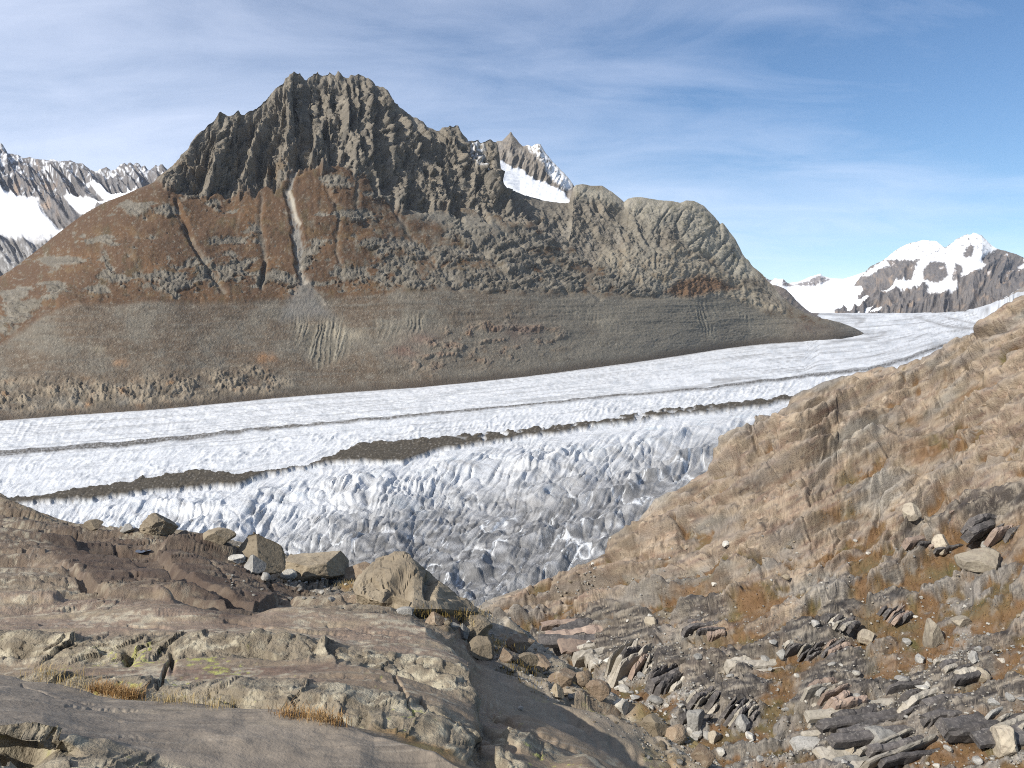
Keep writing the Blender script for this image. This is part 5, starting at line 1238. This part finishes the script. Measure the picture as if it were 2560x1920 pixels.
# the big pyramid: hand shaped
def wedge_boulder():
    p, _ = find_fg(1040, 1520)
    k = p[1] / f_
    def w3(x, y, dy):                                # seen position at a depth behind the foot
        Yd = p[1] + dy; uu, s_ = px2us(x, y); return np.array([uu * Yd, Yd, 300 + s_ * Yd])
    pts = [w3(886, 1486, 0), w3(925, 1500, -.25), w3(1020, 1522, -.6), w3(1100, 1522, -.3), w3(1196, 1530, .6), w3(1150, 1500, 1.6), w3(934, 1398, .9), w3(985, 1380, .7), w3(1010, 1382, .7), w3(1030, 1396, .6), w3(1040, 1402, 1.0),
           w3(880, 1460, 1.6), w3(990, 1440, 2.6), w3(1100, 1470, 2.4), w3(900, 1540, .3), w3(1020, 1570, -.2), w3(1190, 1580, .8), w3(1000, 1560, 2.2), w3(1165, 1503, .7), w3(1085, 1440, .7)]
    bm = bmesh.new()
    for q_ in pts: bm.verts.new(q_)
    bmesh.ops.convex_hull(bm, input=bm.verts)
    loose = [v_ for v_ in bm.verts if not v_.link_faces]
    bmesh.ops.delete(bm, geom=loose, context='VERTS')
    bmesh.ops.triangulate(bm, faces=bm.faces)
    bmesh.ops.subdivide_edges(bm, edges=bm.edges, cuts=5, use_grid_fill=True)
    for _ in range(2): bmesh.ops.subdivide_edges(bm, edges=bm.edges, cuts=1, use_grid_fill=True)
    bm.normal_update()
    co = np.array([v_.co[:] for v_ in bm.verts]); no = np.array([v_.normal[:] for v_ in bm.verts])
    hq = frac_facet(co[:, 0] / .9 + co[:, 2] * .8, co[:, 2] / .6 + co[:, 1] * .6, 4, 77, .5, 1.0) * .055 + fbm(co[:, 0] * 2, co[:, 1] * 2, co[:, 2] * 2, 5, 78) * .06
    # notch left by fallen flakes on the sunny face
    for (nx_, ny_, rr_) in ((995, 1500, .22), (1075, 1478, .14)):
        c_ = w3(nx_, ny_, -.3); hq = hq - .16 * ss(rr_, rr_ * .6, np.hypot(co[:, 0] - c_[0], (co[:, 2] - c_[2]) * .8))
    co = co + no * hq[:, None]
    for v_, c_ in zip(bm.verts, co): v_.co = c_ - p
    me = bpy.data.meshes.new('boulder'); bm.to_mesh(me); bm.free(); me.materials.append(M_tan)
    put('boulder', me, tuple(p), (0, 0, 0), 1, 'huge tan pyramid shaped boulder with a pointed top against the grey ice', 'boulder')
wedge_boulder()
FB = [
 (1345, 0,0,0,0,0,0,0) ,
]
boulder(636, 1406, 190, 78, M_tan, 'angular tan boulder with a pale front face and dark pebbles on its top', seed=14, planes=PYR, cuts=3, depth=.6, rz=.1, sink=.35)
boulder(780, 1448, 190, 78, M_tan, 'broad low tan boulder with a bleached patch left of the pyramid boulder', seed=21, cuts=9, depth=.7, rz=.5, sink=.35)
boulder(880, 1446, 110, 46, M_brown, 'flat brown boulder squeezed between the bleached boulder and the pyramid', seed=22, cuts=8, depth=.7, sink=.35)
boulder(545, 1352, 90, 34, M_tan, 'low tan boulder on the skyline left of the pebble topped boulder', seed=23, cuts=8, depth=.7, sink=.35)
boulder(392, 1326, 112, 46, M_tan, 'domed tan boulder with stacked stones at its foot on the left skyline', seed=24, cuts=10, depth=.8, rough=.10, sink=.35)
boulder(228, 1318, 52, 20, M_tan, 'small rounded tan boulder alone on the far left skyline', seed=25, cuts=7, sink=.35)
boulder(320, 1326, 40, 20, M_grey, 'small dark grey boulder just left of the domed tan boulder', seed=26, cuts=8)
boulder(420, 1330, 50, 24, M_brown, 'brown block leaning on the front of the domed boulder', seed=27, cuts=10, sink=.3)
boulder(632, 1422, 66, 42, M_grey, 'dark grey triangular boulder with one black pebble on top', seed=28, cuts=4, planes=PYR, depth=.8)
boulder(588, 1404, 44, 22, M_pale, 'pale rounded boulder left of the dark triangular boulder', seed=29, cuts=7)
boulder(716, 1444, 44, 22, M_pale, 'small pale flat topped stone in front of the bleached boulder', seed=30, cuts=7)
boulder(664, 1448, 30, 20, M_grey, 'small grey block between the dark triangular boulder and the pale flat stone', seed=31, cuts=8)
boulder(822, 1456, 32, 10, M_dark, 'thin dark slab lying flat in the gravel hollow', seed=32, cuts=5, sink=.2)
boulder(1085, 1556, 60, 34, M_brown, 'brown wedge shaped boulder below the right foot of the pyramid', seed=33, cuts=6, planes=PYR, depth=.8)
boulder(1138, 1572, 30, 20, M_grey, 'small grey cube of stone right of the brown wedge', seed=34, cuts=8)
boulder(1010, 1532, 50, 16, M_grey, 'long grey boulder in the gravel in front of the pyramid', seed=35, cuts=8, sink=.3)
boulder(1194, 1600, 92, 62, M_tan, 'orange tan block with a bright flat side on the ridge right of the pyramid', seed=36, cuts=7, depth=.9)
boulder(1160, 1592, 46, 36, M_grey, 'dark grey triangular stone tucked against the orange tan block', seed=37, cuts=5, planes=PYR)
boulder(1205, 1640, 90, 50, M_tan, 'cream faced block below the orange tan block', seed=38, cuts=7, depth=.8, rz=.2)
boulder(1262, 1648, 50, 34, M_brown, 'brown block at the right end of the cream faced block', seed=39, cuts=8)
boulder(1300, 1628, 76, 46, M_brown, 'large dark sided block on the ridge crest above the gully', seed=40, cuts=8)
boulder(1310, 1660, 84, 30, M_tan, 'row of jointed tan slab halfway down the ridge', seed=41, cuts=8, sink=.35)
boulder(1352, 1668, 60, 36, M_brown, 'upright brown block on the crest below the dark sided block', seed=42, cuts=8)
boulder(1405, 1712, 80, 46, M_brown, 'blocky brown boulder with black cleft on the ridge crest', seed=43, cuts=8)
boulder(1452, 1706, 60, 40, M_brown, 'rounded brown boulder overlooking the pale gully', seed=44, cuts=10)
boulder(1500, 1744, 70, 44, M_brown, 'dark brown boulder at the crest step above the fresh square block', seed=45, cuts=9)
boulder(1555, 1778, 44, 36, M_pale, 'fresh pale square block near the lower end of the ridge', seed=46, cuts=6)
boulder(1395, 1742, 50, 38, M_tan, 'small pyramid of tan stone on the sloping slab', seed=47, cuts=5, planes=PYR)
boulder(1640, 1834, 84, 50, M_tan, 'tan boulder with a bright flat face low on the ridge', seed=48, cuts=7)
boulder(1690, 1850, 70, 46, M_brown, 'dark boulder right behind the bright faced tan boulder', seed=49, cuts=9)
boulder(1760, 1906, 90, 46, M_brown, 'dark rounded boulder at the bottom end of the ridge', seed=50, cuts=10)
boulder(1304, 1772, 18, 13, M_pale, 'single small pale stone lying on the bare grey slab', seed=51, cuts=8, sub=4, name='stone', cat='stone')
boulder(908, 1424, 22, 14, M_rust, 'small rusty red stone beside the pyramid boulder', seed=52, cuts=8, sub=4, name='stone', cat='stone')
# dark pebbles set on boulder tops
def topstone(x, y, Yv, wpx, lab):
    uu, s_ = px2us(x, y); k = Yv / f_ * wpx / 2
    put('pebble', rock_mesh('pebble', int(x), 3, M_dark, (k, k * .8, k * .75), 8, .08), (uu * Yv, Yv, 300 + s_ * Yv), (0, 0, x), 1, lab, 'pebble')
dg = bpy.context.evaluated_depsgraph_get()
def cast(x, y):
    uu, s_ = px2us(x, y); d = np.array([uu, 1, s_]); d /= np.linalg.norm(d)
    hit, loc, nor, i_, ob, _m = sc.ray_cast(dg, tuple(EYE + d * .5), tuple(d))
    return (np.array(loc), ob, np.array(nor)) if hit else (None, None, None)
def rest(x, wpx, y0, y1, lab, mat=M_dark):
    for y in range(y0, y1, 2):
        l, ob, _n = cast(x, y)
        if ob is not None and ob.name.startswith(('boulder', 'bedrock')):
            k = l[1] / f_ * wpx / 2
            return put('pebble', rock_mesh('pebble', int(x), 3, mat, (k, k * .8, k * .75), 8, .08), (l[0], l[1] + k, l[2] + k * .3), (0, 0, x), 1, lab, 'pebble')
bpy.context.view_layer.update(); dg = bpy.context.evaluated_depsgraph_get()
rest(634, 11, 1300, 1400, 'black pebble perched on the very top of the angular tan boulder')
rest(645, 7, 1300, 1400, 'smaller black pebble beside the perched one')
rest(624, 8, 1365, 1440, 'black pebble on the dark grey triangular boulder')
# ------------------------------------------------------------------ stones that look alike, scattered in the gully and the basin
VAR = {}
for mname, m_ in (('grey', M_grey), ('pale', M_pale), ('tan', M_tan), ('brown', M_brown)):
    VAR[mname] = [rock_mesh('stone', 100 + i * 7 + len(mname), 2, m_, (1, .8, .62), 8, .10) for i in range(5)]
BIG = {}
M_hrock = rock_mat('banded_hill_stone', (.23, .20, .155), (.34, .30, .23), (.16, .125, .10), .05, .8)
for mname, m_ in (('grey', M_grey), ('banded', M_hrock)):
    BIG[mname] = [rock_mesh('boulder', 300 + i * 5, 4, m_, (1, .85, .65), 9, .07) for i in range(4)]
def scatter_one(find, x, y, wpx, famn, label, group, sink=.25, name='stone', cat='stone'):
    fam = VAR[famn]
    sz = 'very small' if wpx < 10 else 'small' if wpx < 15 else 'fist like' if wpx < 20 else 'medium' if wpx < 28 else 'large'
    label = sz.replace('fist like', 'smallish') + ' ' + famn + ' stone ' + label + ', ' + where(x, y)
    r = find(x, y)
    if r is None: return
    p, _ = r; k = p[1] / f_ * wpx / 2
    o = put(name, rnd.choice(fam), (p[0], p[1] + k * .3, p[2] + k * (.62 - sink * 1.2)), (rnd.uniform(-.3, .3), rnd.uniform(-.3, .3), rnd.uniform(0, 6.28)), (k * rnd.uniform(.85, 1.2), k * rnd.uniform(.8, 1.1), k * rnd.uniform(.75, 1.15)), label, cat, group)
    return o
LMK = [(1040,1450,'the pyramid boulder'),(780,1420,'the bleached boulder'),(632,1410,'the dark triangular boulder'),(712,1440,'the pale flat stone'),(1194,1580,'the orange tan block'),(1300,1610,'the dark sided crest block'),(1405,1700,'the clefted crest boulder'),
 (1500,1730,'the dark crest boulder'),(1555,1770,'the fresh square block'),(1640,1820,'the bright faced boulder'),(1760,1890,'the last ridge boulder'),(1450,1560,'the streaked ledges beyond the ridge'),(1585,1620,'the long striped wall'),(1680,1690,'the fanned striped beds'),
 (1740,1790,'the round shouldered boulder'),(1860,1810,'the upright grey boulder'),(1790,1840,'the tan gully block'),(2335,1590,'the tall tan boulder'),(2400,1556,'the flat tan slab'),(2166,1594,'the squat tan boulder'),(2460,1400,'the large rounded boulder'),(2360,1370,'the purple knob'),
 (2120,1870,'the fresh topped cream stone'),(2520,1850,'the corner boulder'),(2200,1860,'the grey hump'),(2080,1700,'the square jointed outcrop'),(2340,1720,'the big dark outcrop'),(2200,1800,'the dark wavy beds'),(2230,1510,'the black upright beds'),(1880,1640,'the elliptical slab'),
 (2010,1600,'the black and white outcrop'),(1625,1550,'the purple slope block'),(2280,1290,'the turf ledge boulder'),(1760,1550,'the pinkish plates'),(1760,1700,'the upright grey rib'),(2480,1610,'the small striped outcrop'),(1500,1620,'the pale whaleback'),(1950,1420,'the polished slope')]
def where(x, y):
    d = [(math.hypot(x - a_, (y - b_) * 1.4), a_, b_, n_) for a_, b_, n_ in LMK]; d.sort(); q0, a_, b_, n_ = d[0]
    if q0 < 26: r_ = 'at the foot of'
    elif abs(x - a_) > abs(y - b_) * 1.5: r_ = 'left of' if x < a_ else 'right of'
    else: r_ = 'behind' if y < b_ else 'in front of'
    return r_ + ' ' + n_
# near ridge rubble
done = 0
for i in range(125):
    t_ = rnd.random()
    if i < 48: x, y = rnd.uniform(560, 900), 0; y = rnd.uniform(1400, 1500) + (x - 700) * .15; fam, lb = ('grey', 'pale')[rnd.random() < .4], 'in the rubble'
    else:
        x = rnd.uniform(1080, 1720); y = np.interp(x, [1080, 1200, 1344, 1514, 1694, 1785], [1530, 1575, 1655, 1760, 1875, 1930]) + abs(rnd.gauss(0, 26)); fam, lb = ('grey', 'tan')[rnd.random() < .5], 'on the ridge'
    scatter_one(find_fg, x, y, 7 + 22 * rnd.random() ** 2.6, fam, lb, 'loose stones in the rubble hollow' if i < 48 else 'loose stones along the near ridge')
# gully floor
for i in range(72):
    t_ = rnd.random()
    x = np.interp(t_, [0, .3, .6, 1], [1440, 1560, 1680, 1900]) + rnd.gauss(0, 46); y = np.interp(t_, [0, .3, .6, 1], [1650, 1700, 1770, 1890]) + rnd.gauss(0, 30)
    if x < 1480 and y > 1700: continue
    scatter_one(find_hill, x, y, 12 + 34 * rnd.random() ** 2.4, 'pale' if rnd.random() < .6 else 'grey', 'on the gully floor', 'stones on the gully floor')
for i in range(62):
    x = rnd.uniform(1720, 2560); y = rnd.uniform(1560, 1915)
    scatter_one(find_hill, x, y, 11 + 30 * rnd.random() ** 2.6, 'pale' if rnd.random() < .5 else 'grey', 'in the basin', 'stones in the turf of the basin')
for i in range(38):
    x = rnd.uniform(1300, 2560); y = rnd.uniform(1330, 1560)
    if y < 1640 - .3 * (x - 1200): pass
    scatter_one(find_hill, x, y, 8 + 18 * rnd.random() ** 2, 'pale' if rnd.random() < .5 else 'tan', 'on the slope', 'stones on the slope ledges')
HB = [
 (1740,1816,60,52,'grey','grey round shouldered boulder on the gully floor, second from the ridge end'),
 (1860,1826,46,44,'grey','upright striped grey boulder beside the round shouldered one'),
 (1790,1850,44,30,'banded','tan block under the two grey gully boulders'),
 (2335,1606,62,66,'banded','tall tan boulder standing in the turf near the right edge'),
 (2400,1562,56,26,'banded','flat tan slab boulder right of the tall tan boulder'),
 (2166,1604,50,34,'banded','squat tan boulder on the left bank of the turf'),
 (2305,1650,30,20,'grey','blue grey stone cluster leader in the orange turf'),
 (2430,1650,34,24,'grey','small grey boulder below the flat tan slab'),
 (2460,1420,120,54,'banded','large rounded tan boulder high in the basin by the right edge'),
 (2360,1380,60,50,'banded','round knob of purple tan rock with a black rim'),
 (2470,1366,46,24,'grey','grey boulder in the orange turf near the top right of the basin'),
 (2120,1880,40,34,'banded','cream stone with a fresh flat top at the bottom of the basin'),
 (2520,1880,90,70,'banded','big pale boulder cut by the lower right corner'),
 (2200,1880,130,60,'grey','broad pale grey hump of rock at the bottom edge'),
 (2050,1740,44,34,'grey','grey boulder leaning on the split tan outcrop'),
 (1960,1640,40,22,'grey','white edged stone left of the twin outcrop'),
 (2460,1700,46,36,'banded','pale triangular boulder on top of the dark layered outcrop'),
 (1625,1560,36,26,'banded','brown purple block on the polished slope above the gully'),
 (2280,1300,54,40,'banded','tan boulder on the turf ledge in the middle of the right slope'),
]
for i, (x, y, w_, h_, fam, lab) in enumerate(HB):
    boulder(x, y, w_, h_, M_grey if fam == 'grey' else M_hrock, lab, find_hill, 400 + i, cuts=8 + i % 4, sub=4, depth=.85, rough=.06, rz=i * .7, sink=.3)
# ------------------------------------------------------------------ layered outcrops: tilted beds standing out of the turf, each bed a slab
M_bed = rock_mat('dark_bedded_rock', (.05, .047, .046), (.11, .10, .095), (.20, .185, .165), .03, 1.2)
M_bed2 = rock_mat('pale_bedded_rock', (.24, .22, .18), (.35, .32, .27), (.16, .145, .125), .03, 1.2)
M_bed3 = rock_mat('purple_bedded_rock', (.19, .14, .115), (.29, .225, .175), (.13, .11, .10), .03, 1.2)
def slab_mesh(seed, L, T_, W_, mat, nseg=14):
    """one bed: a long plate with a wavering edge, rounded polished top and broken end"""
    r = np.random.RandomState(seed)
    vs, fs = [], []
    brk = np.ones(nseg + 1); c0 = 0
    while c0 <= nseg:
        c1 = c0 + r.randint(2, 6); brk[c0:c1] = r.uniform(.6, 1.05); c0 = c1
    prof = [(-.5, -1.0), (-.5, .55), (-.38, .88), (-.1, 1.0), (.2, .98), (.42, .80), (.5, .45), (.5, -1.0)]
    m = len(prof)
    for i in range(nseg + 1):
        t = i / nseg
        x = (t - .5) * L
        e = min(1, .72 + 3.0 * min(t, 1 - t)) * brk[i]
        wv_ = .14 * math.sin(t * 5 + seed) + .08 * r.uniform(-1, 1)
        for (a_, b_) in prof:
            vs.append((x + r.uniform(-.02, .02) * L, (a_ + wv_) * T_, W_ * (b_ * (e if b_ > 0 else 1) + (r.uniform(-.07, .07) if b_ > 0 else 0))))
    for i in range(nseg):
        for j in range(m - 1):
            q_ = i * m + j; fs.append((q_, q_ + m, q_ + m + 1, q_ + 1))
    fs.append(tuple(range(m))); fs.append(tuple(range(nseg * m + m - 1, nseg * m - 1, -1)))
    me = bpy.data.meshes.new('slab'); me.from_pydata(vs, [], fs); me.materials.append(mat); me.update()
    return me
def outcrop(x, y, wpx, hpx_, n, label, mats, seed, yaw=.6, lean=-.45, find=find_hill):
    r = find(x, y)
    if r is None: return
    p, _ = r; k = p[1] / f_
    root = bpy.data.objects.new('layered_outcrop', None); COL.objects.link(root)
    root.empty_display_size = .3
    root.location = p; root.rotation_euler = (0, 0, yaw)
    root['label'] = label; root['category'] = 'rock outcrop'
    Wd, Ht = wpx * k, hpx_ * k
    rr_ = random.Random(seed)
    T_ = Wd * .62 / n * 1.0
    for i in range(n):
        q_ = (i + .5) / n - .5
        hh = Ht * (.6 + .6 * rr_.random()) * (1 - .5 * abs(q_) ** 1.5)
        L = Wd * .95 * (.45 + .75 * rr_.random()) * (1 - .5 * abs(q_))
        me = slab_mesh(seed * 31 + i, L, T_ * rr_.uniform(.45, 1.5), hh, mats[i % len(mats)] if rr_.random() < .8 else mats[0])
        s_ = bpy.data.objects.new('slab', me); COL.objects.link(s_); s_.parent = root
        s_.location = (rr_.uniform(-.08, .08) * Wd, q_ * Wd * .8, -.40 * Ht + q_ * Ht * .35)
        s_.rotation_euler = (lean + rr_.uniform(-.05, .05), rr_.uniform(-.10, .10), rr_.uniform(-.16, .16))
DK, PL_, PU = M_bed, M_bed2, M_bed3
MB = {'dark': DK, 'pale': PL_, 'purple': PU, 'grey': M_grey}
for i, (x, y, w_, h_, n_, lab, ms, yw) in enumerate(OC):
    ms = [MB[q_] for q_ in ms]
    outcrop(x, y, w_ * (.9 if i < 2 else 1.1), h_ * (.62 if i < 2 else .5), n_ + (-2 if i < 2 else 1), lab, ms, 50 + i, yaw=yw * (.9 if i < 2 else .75), lean=.3 if i < 2 else .5)
# ------------------------------------------------------------------ fine gravel and pebbles nobody could count
def gravel(name, label, cat, spots, mats, seed):
    r = np.random.RandomState(seed); v0, f0 = ICO[1]
    VV, FF, MI = [], [], []; o_ = 0
    for (p, s_) in spots:
        v = v0 * r.uniform(.6, 1.15, size=(len(v0), 1)) * s_ * np.array([1, .85, .65])
        a_ = r.uniform(0, 6.28); ca_, sa_ = math.cos(a_), math.sin(a_)
        v = v @ np.array([[ca_, -sa_, 0], [sa_, ca_, 0], [0, 0, 1]]) + p + np.array([0, 0, s_ * .25])
        VV.append(v); FF.append(f0 + o_); o_ += len(v0); MI.append(np.full(len(f0), r.randint(len(mats))))
    VV, FF, MI = np.concatenate(VV), np.concatenate(FF), np.concatenate(MI)
    me = bpy.data.meshes.new(name); me.from_pydata(VV.tolist(), [], FF.tolist())
    for m_ in mats: me.materials.append(m_)
    me.polygons.foreach_set('material_index', MI.astype(np.int32)); me.update()
    o = bpy.data.objects.new(name, me); COL.objects.link(o); o['kind'] = 'stuff'; o['label'] = label; o['category'] = cat
rs = np.random.RandomState(5)
Pf, wf = HILL.reshape(-1, 3), (GRAV + .10 * ss(1500, 1650, hpy) + .025 * ss(1300, 1500, hpy) + .012 * TURF * ss(1450, 1600, hpy)).ravel() * (hpy.ravel() < 1960) * (hpx.ravel() > 1150)
ids = rs.choice(len(Pf), 6000, p=wf / wf.sum())
gravel('gravel', 'pale gravel spread over the gully floor and the basin', 'gravel', [(Pf[i] + rs.normal(size=3) * [.1, .1, 0], Pf[i][1] / f_ * (1.6 + 3.4 * rs.rand() ** 2)) for i in ids], [M_grey, M_grey, M_pale, M_hrock], 3)
Pf, wf = FG.reshape(-1, 3), rubb.ravel() * (fpy.ravel() < 1950)
ids = rs.choice(len(Pf), 3800, p=wf / wf.sum())
gravel('rubble', 'small rubble filling the hollows of the near ridge', 'rubble', [(Pf[i], Pf[i][1] / f_ * (1.5 + 5 * rs.rand() ** 3)) for i in ids], [M_grey, M_pale, M_tan], 4)
# ------------------------------------------------------------------ dry grass
def grass_mat(name, c1, c2):
    m = bpy.data.materials.new(name); m.use_nodes = True; t = m.node_tree; n = t.nodes; b = n['Principled BSDF']
    g = n.new('ShaderNodeNewGeometry'); r = n.new('ShaderNodeValToRGB')
    r.color_ramp.elements[0].color = (*c1, 1); r.color_ramp.elements[1].color = (*c2, 1)
    t.links.new(g.outputs['Random Per Island'], r.inputs[0]); t.links.new(r.outputs[0], b.inputs['Base Color']); b.inputs['Roughness'].default_value = .8
    b.inputs['Specular IOR Level'].default_value = .15
    return m
M_or = grass_mat('orange_dry_grass', (.22, .115, .04), (.40, .27, .13))
M_st = grass_mat('straw_dry_grass', (.30, .22, .09), (.42, .33, .17))
M_mo = grass_mat('olive_moss', (.10, .085, .025), (.22, .15, .05))
def tuft(spots, hgt, n, label, mat, name='grass_tuft', cat='grass tuft', kind=None, group=None, wid=.0025, seed=1, spread=.05):
    r = np.random.RandomState(seed); V_, F_ = [], []
    base = None
    for (x, y) in spots:
        q_ = find_fg(x, y)
        if q_ is None: continue
        p = q_[0]
        if base is None: base = p.copy()
        for _ in range(n):
            o_ = p + r.normal(size=3) * [spread, spread * .7, 0]
            a_ = r.uniform(0, 6.28); l_ = hgt * r.uniform(.25, 1.2); bend = r.uniform(.3, 1.4) * l_
            d = np.array([math.cos(a_), math.sin(a_), 0]); s_ = np.array([-d[1], d[0], 0]) * wid
            k = len(V_)
            m_ = o_ + d * bend * .3 + np.array([0, 0, l_ * .6]); e_ = o_ + d * bend + np.array([0, 0, l_ * .9])
            V_ += [o_ - s_ - [0, 0, .03], o_ + s_ - [0, 0, .03], m_ - s_ * .7, m_ + s_ * .7, e_]
            F_ += [(k, k + 1, k + 3, k + 2), (k + 2, k + 3, k + 4)]
    if base is None: return
    me = bpy.data.meshes.new(name); me.from_pydata([tuple(v - base) for v in V_], [], F_); me.materials.append(mat); me.update()
    o = bpy.data.objects.new(name, me); COL.objects.link(o); o.location = base
    o['label'] = label; o['category'] = cat
    if kind: o['kind'] = kind
def line_spots(pts, n, j=3):
    out = []
    X_s = np.linspace(pts[0][0], pts[-1][0], n)
    for x in X_s: out.append((x + rnd.gauss(0, 3), interp_pts(pts, x) + rnd.gauss(0, j)))
    return out
tuft(line_spots([(236, 1722), (290, 1730), (345, 1738)], 26), .06, 40, 'bright orange dry grass tuft in the crack behind the grey slab', M_or, seed=2, spread=.03, wid=.0016)
tuft(line_spots([(90, 1684), (150, 1694), (215, 1706)], 16, 8), .07, 12, 'thin straw coloured grass left of the orange tuft', M_st, seed=3, spread=.04, wid=.0014, kind='stuff')
tuft(line_spots([(700, 1782), (780, 1792), (850, 1806)], 22), .055, 26, 'low orange grass fringe along the crack in the middle of the slab', M_or, seed=4, spread=.03, wid=.0016)
tuft(line_spots([(385, 1748), (460, 1754), (560, 1764)], 20), .06, 9, 'sparse straw blades along the foot of the rough ledge', M_st, seed=5, spread=.04, wid=.0014, kind='stuff')
tuft(line_spots([(1130, 1524), (1150, 1530), (1178, 1536)], 14, 6), .12, 70, 'golden grass clump at the right foot of the pyramid boulder', M_st, seed=6, spread=.16, wid=.0035)
tuft(line_spots([(860, 1448), (880, 1454), (905, 1456)], 8, 4), .05, 60, 'yellow grass patch at the left foot of the pyramid boulder', M_st, seed=7, spread=.2, wid=.003, kind='stuff')
tuft(line_spots([(1010, 1526), (1060, 1530), (1110, 1530)], 14, 4), .03, 60, 'olive grass strip along the base of the pyramid boulder', M_mo, seed=8, spread=.2, wid=.003, kind='stuff')
tuft(line_spots([(1180, 1606), (1230, 1640), (1290, 1690)], 16, 10), .022, 60, 'rust coloured moss between the blocks of the ridge', M_mo, name='moss_patch', cat='moss', seed=9, spread=.2, wid=.003, kind='stuff')
# turf on the slope: short blades nobody could count
Pf = HILL.reshape(-1, 3); wf = (TURF.ravel() ** 2) * (hpy.ravel() < 1950) * (hpy.ravel() > 1150) * (hpx.ravel() < 2620)
ids = rs.choice(len(Pf), 30000, p=wf / wf.sum())
p0 = Pf[ids] + rs.normal(size=(len(ids), 3)) * np.array([.3, .3, 0]) * (Pf[ids][:, 1:2] / 120)
kk = (p0[:, 1] / f_)[:, None]
aa = rs.normal(-.7, .7, len(ids)); d_ = np.stack([np.cos(aa), np.sin(aa), 0 * aa], -1)
hgt = kk * rs.uniform(2, 4.5, (len(ids), 1)); wd_ = kk * .9
Vt = np.stack([p0 - d_ * wd_ - [0, 0, .02], p0 + d_ * wd_ - [0, 0, .02], p0 + np.array([-.3, -.2, 0]) * hgt * rs.uniform(0, 1.5, (len(ids), 1)) + np.array([0, 0, .8]) * hgt], 1).reshape(-1, 3)
me = bpy.data.meshes.new('turf'); me.from_pydata(Vt.tolist(), [], np.arange(len(Vt)).reshape(-1, 3).tolist()); me.materials.append(grass_mat('autumn_turf', (.15, .085, .035), (.22, .15, .07))); me.update()
o = bpy.data.objects.new('turf', me); COL.objects.link(o); o['kind'] = 'stuff'; o['label'] = 'short rust coloured autumn turf growing between the ledges'; o['category'] = 'grass'
# small meltwater puddle on the dark slab
def puddle():
    p, i_ = find_fg(352, 1378); k = p[1] / f_
    n = 28; vs = []
    for i in range(n):
        a_ = i / n * 6.283; rr_ = 1 + .15 * math.sin(3 * a_) + .1 * math.sin(5 * a_ + 1)
        vs.append((math.cos(a_) * 18 * k * rr_, math.sin(a_) * 16 * k * rr_, 0))
    me = bpy.data.meshes.new('puddle'); me.from_pydata(vs, [], [tuple(range(n))])
    m = bpy.data.materials.new('still_water'); m.use_nodes = True; b = m.node_tree.nodes['Principled BSDF']
    b.inputs['Base Color'].default_value = (.03, .03, .035, 1); b.inputs['Roughness'].default_value = .06
    me.materials.append(m); put('puddle', me, (p[0], p[1], p[2] + .03), (0, 0, 0), 1, 'small puddle reflecting the sky on the dark slab', 'puddle')
puddle()
print('things', time.time() - T0, len(bpy.data.objects))

# ------------------------------------------------------------------ mountain air
bm = bmesh.new(); bmesh.ops.create_cube(bm, size=1)
me = bpy.data.meshes.new('haze'); bm.to_mesh(me); bm.free()
o = bpy.data.objects.new('haze', me); COL.objects.link(o)
lo_, hi_ = np.array([-14000, -600, -1500.0]), np.array([19000, 18500, 3700.0])
o.location = (lo_ + hi_) / 2; o.scale = hi_ - lo_
o['kind'] = 'stuff'; o['label'] = 'thin blue mountain air that pales the farthest peaks'; o['category'] = 'haze'
m = bpy.data.materials.new('thin_air'); m.use_nodes = True; t = m.node_tree
t.nodes.remove(t.nodes['Principled BSDF'])
v = t.nodes.new('ShaderNodeVolumePrincipled'); v.inputs['Color'].default_value = (.80, .88, 1, 1); v.inputs['Density'].default_value = 0.6e-5; v.inputs['Anisotropy'].default_value = .2
t.links.new(v.outputs[0], t.nodes['Material Output'].inputs['Volume'])
me.materials.append(m)
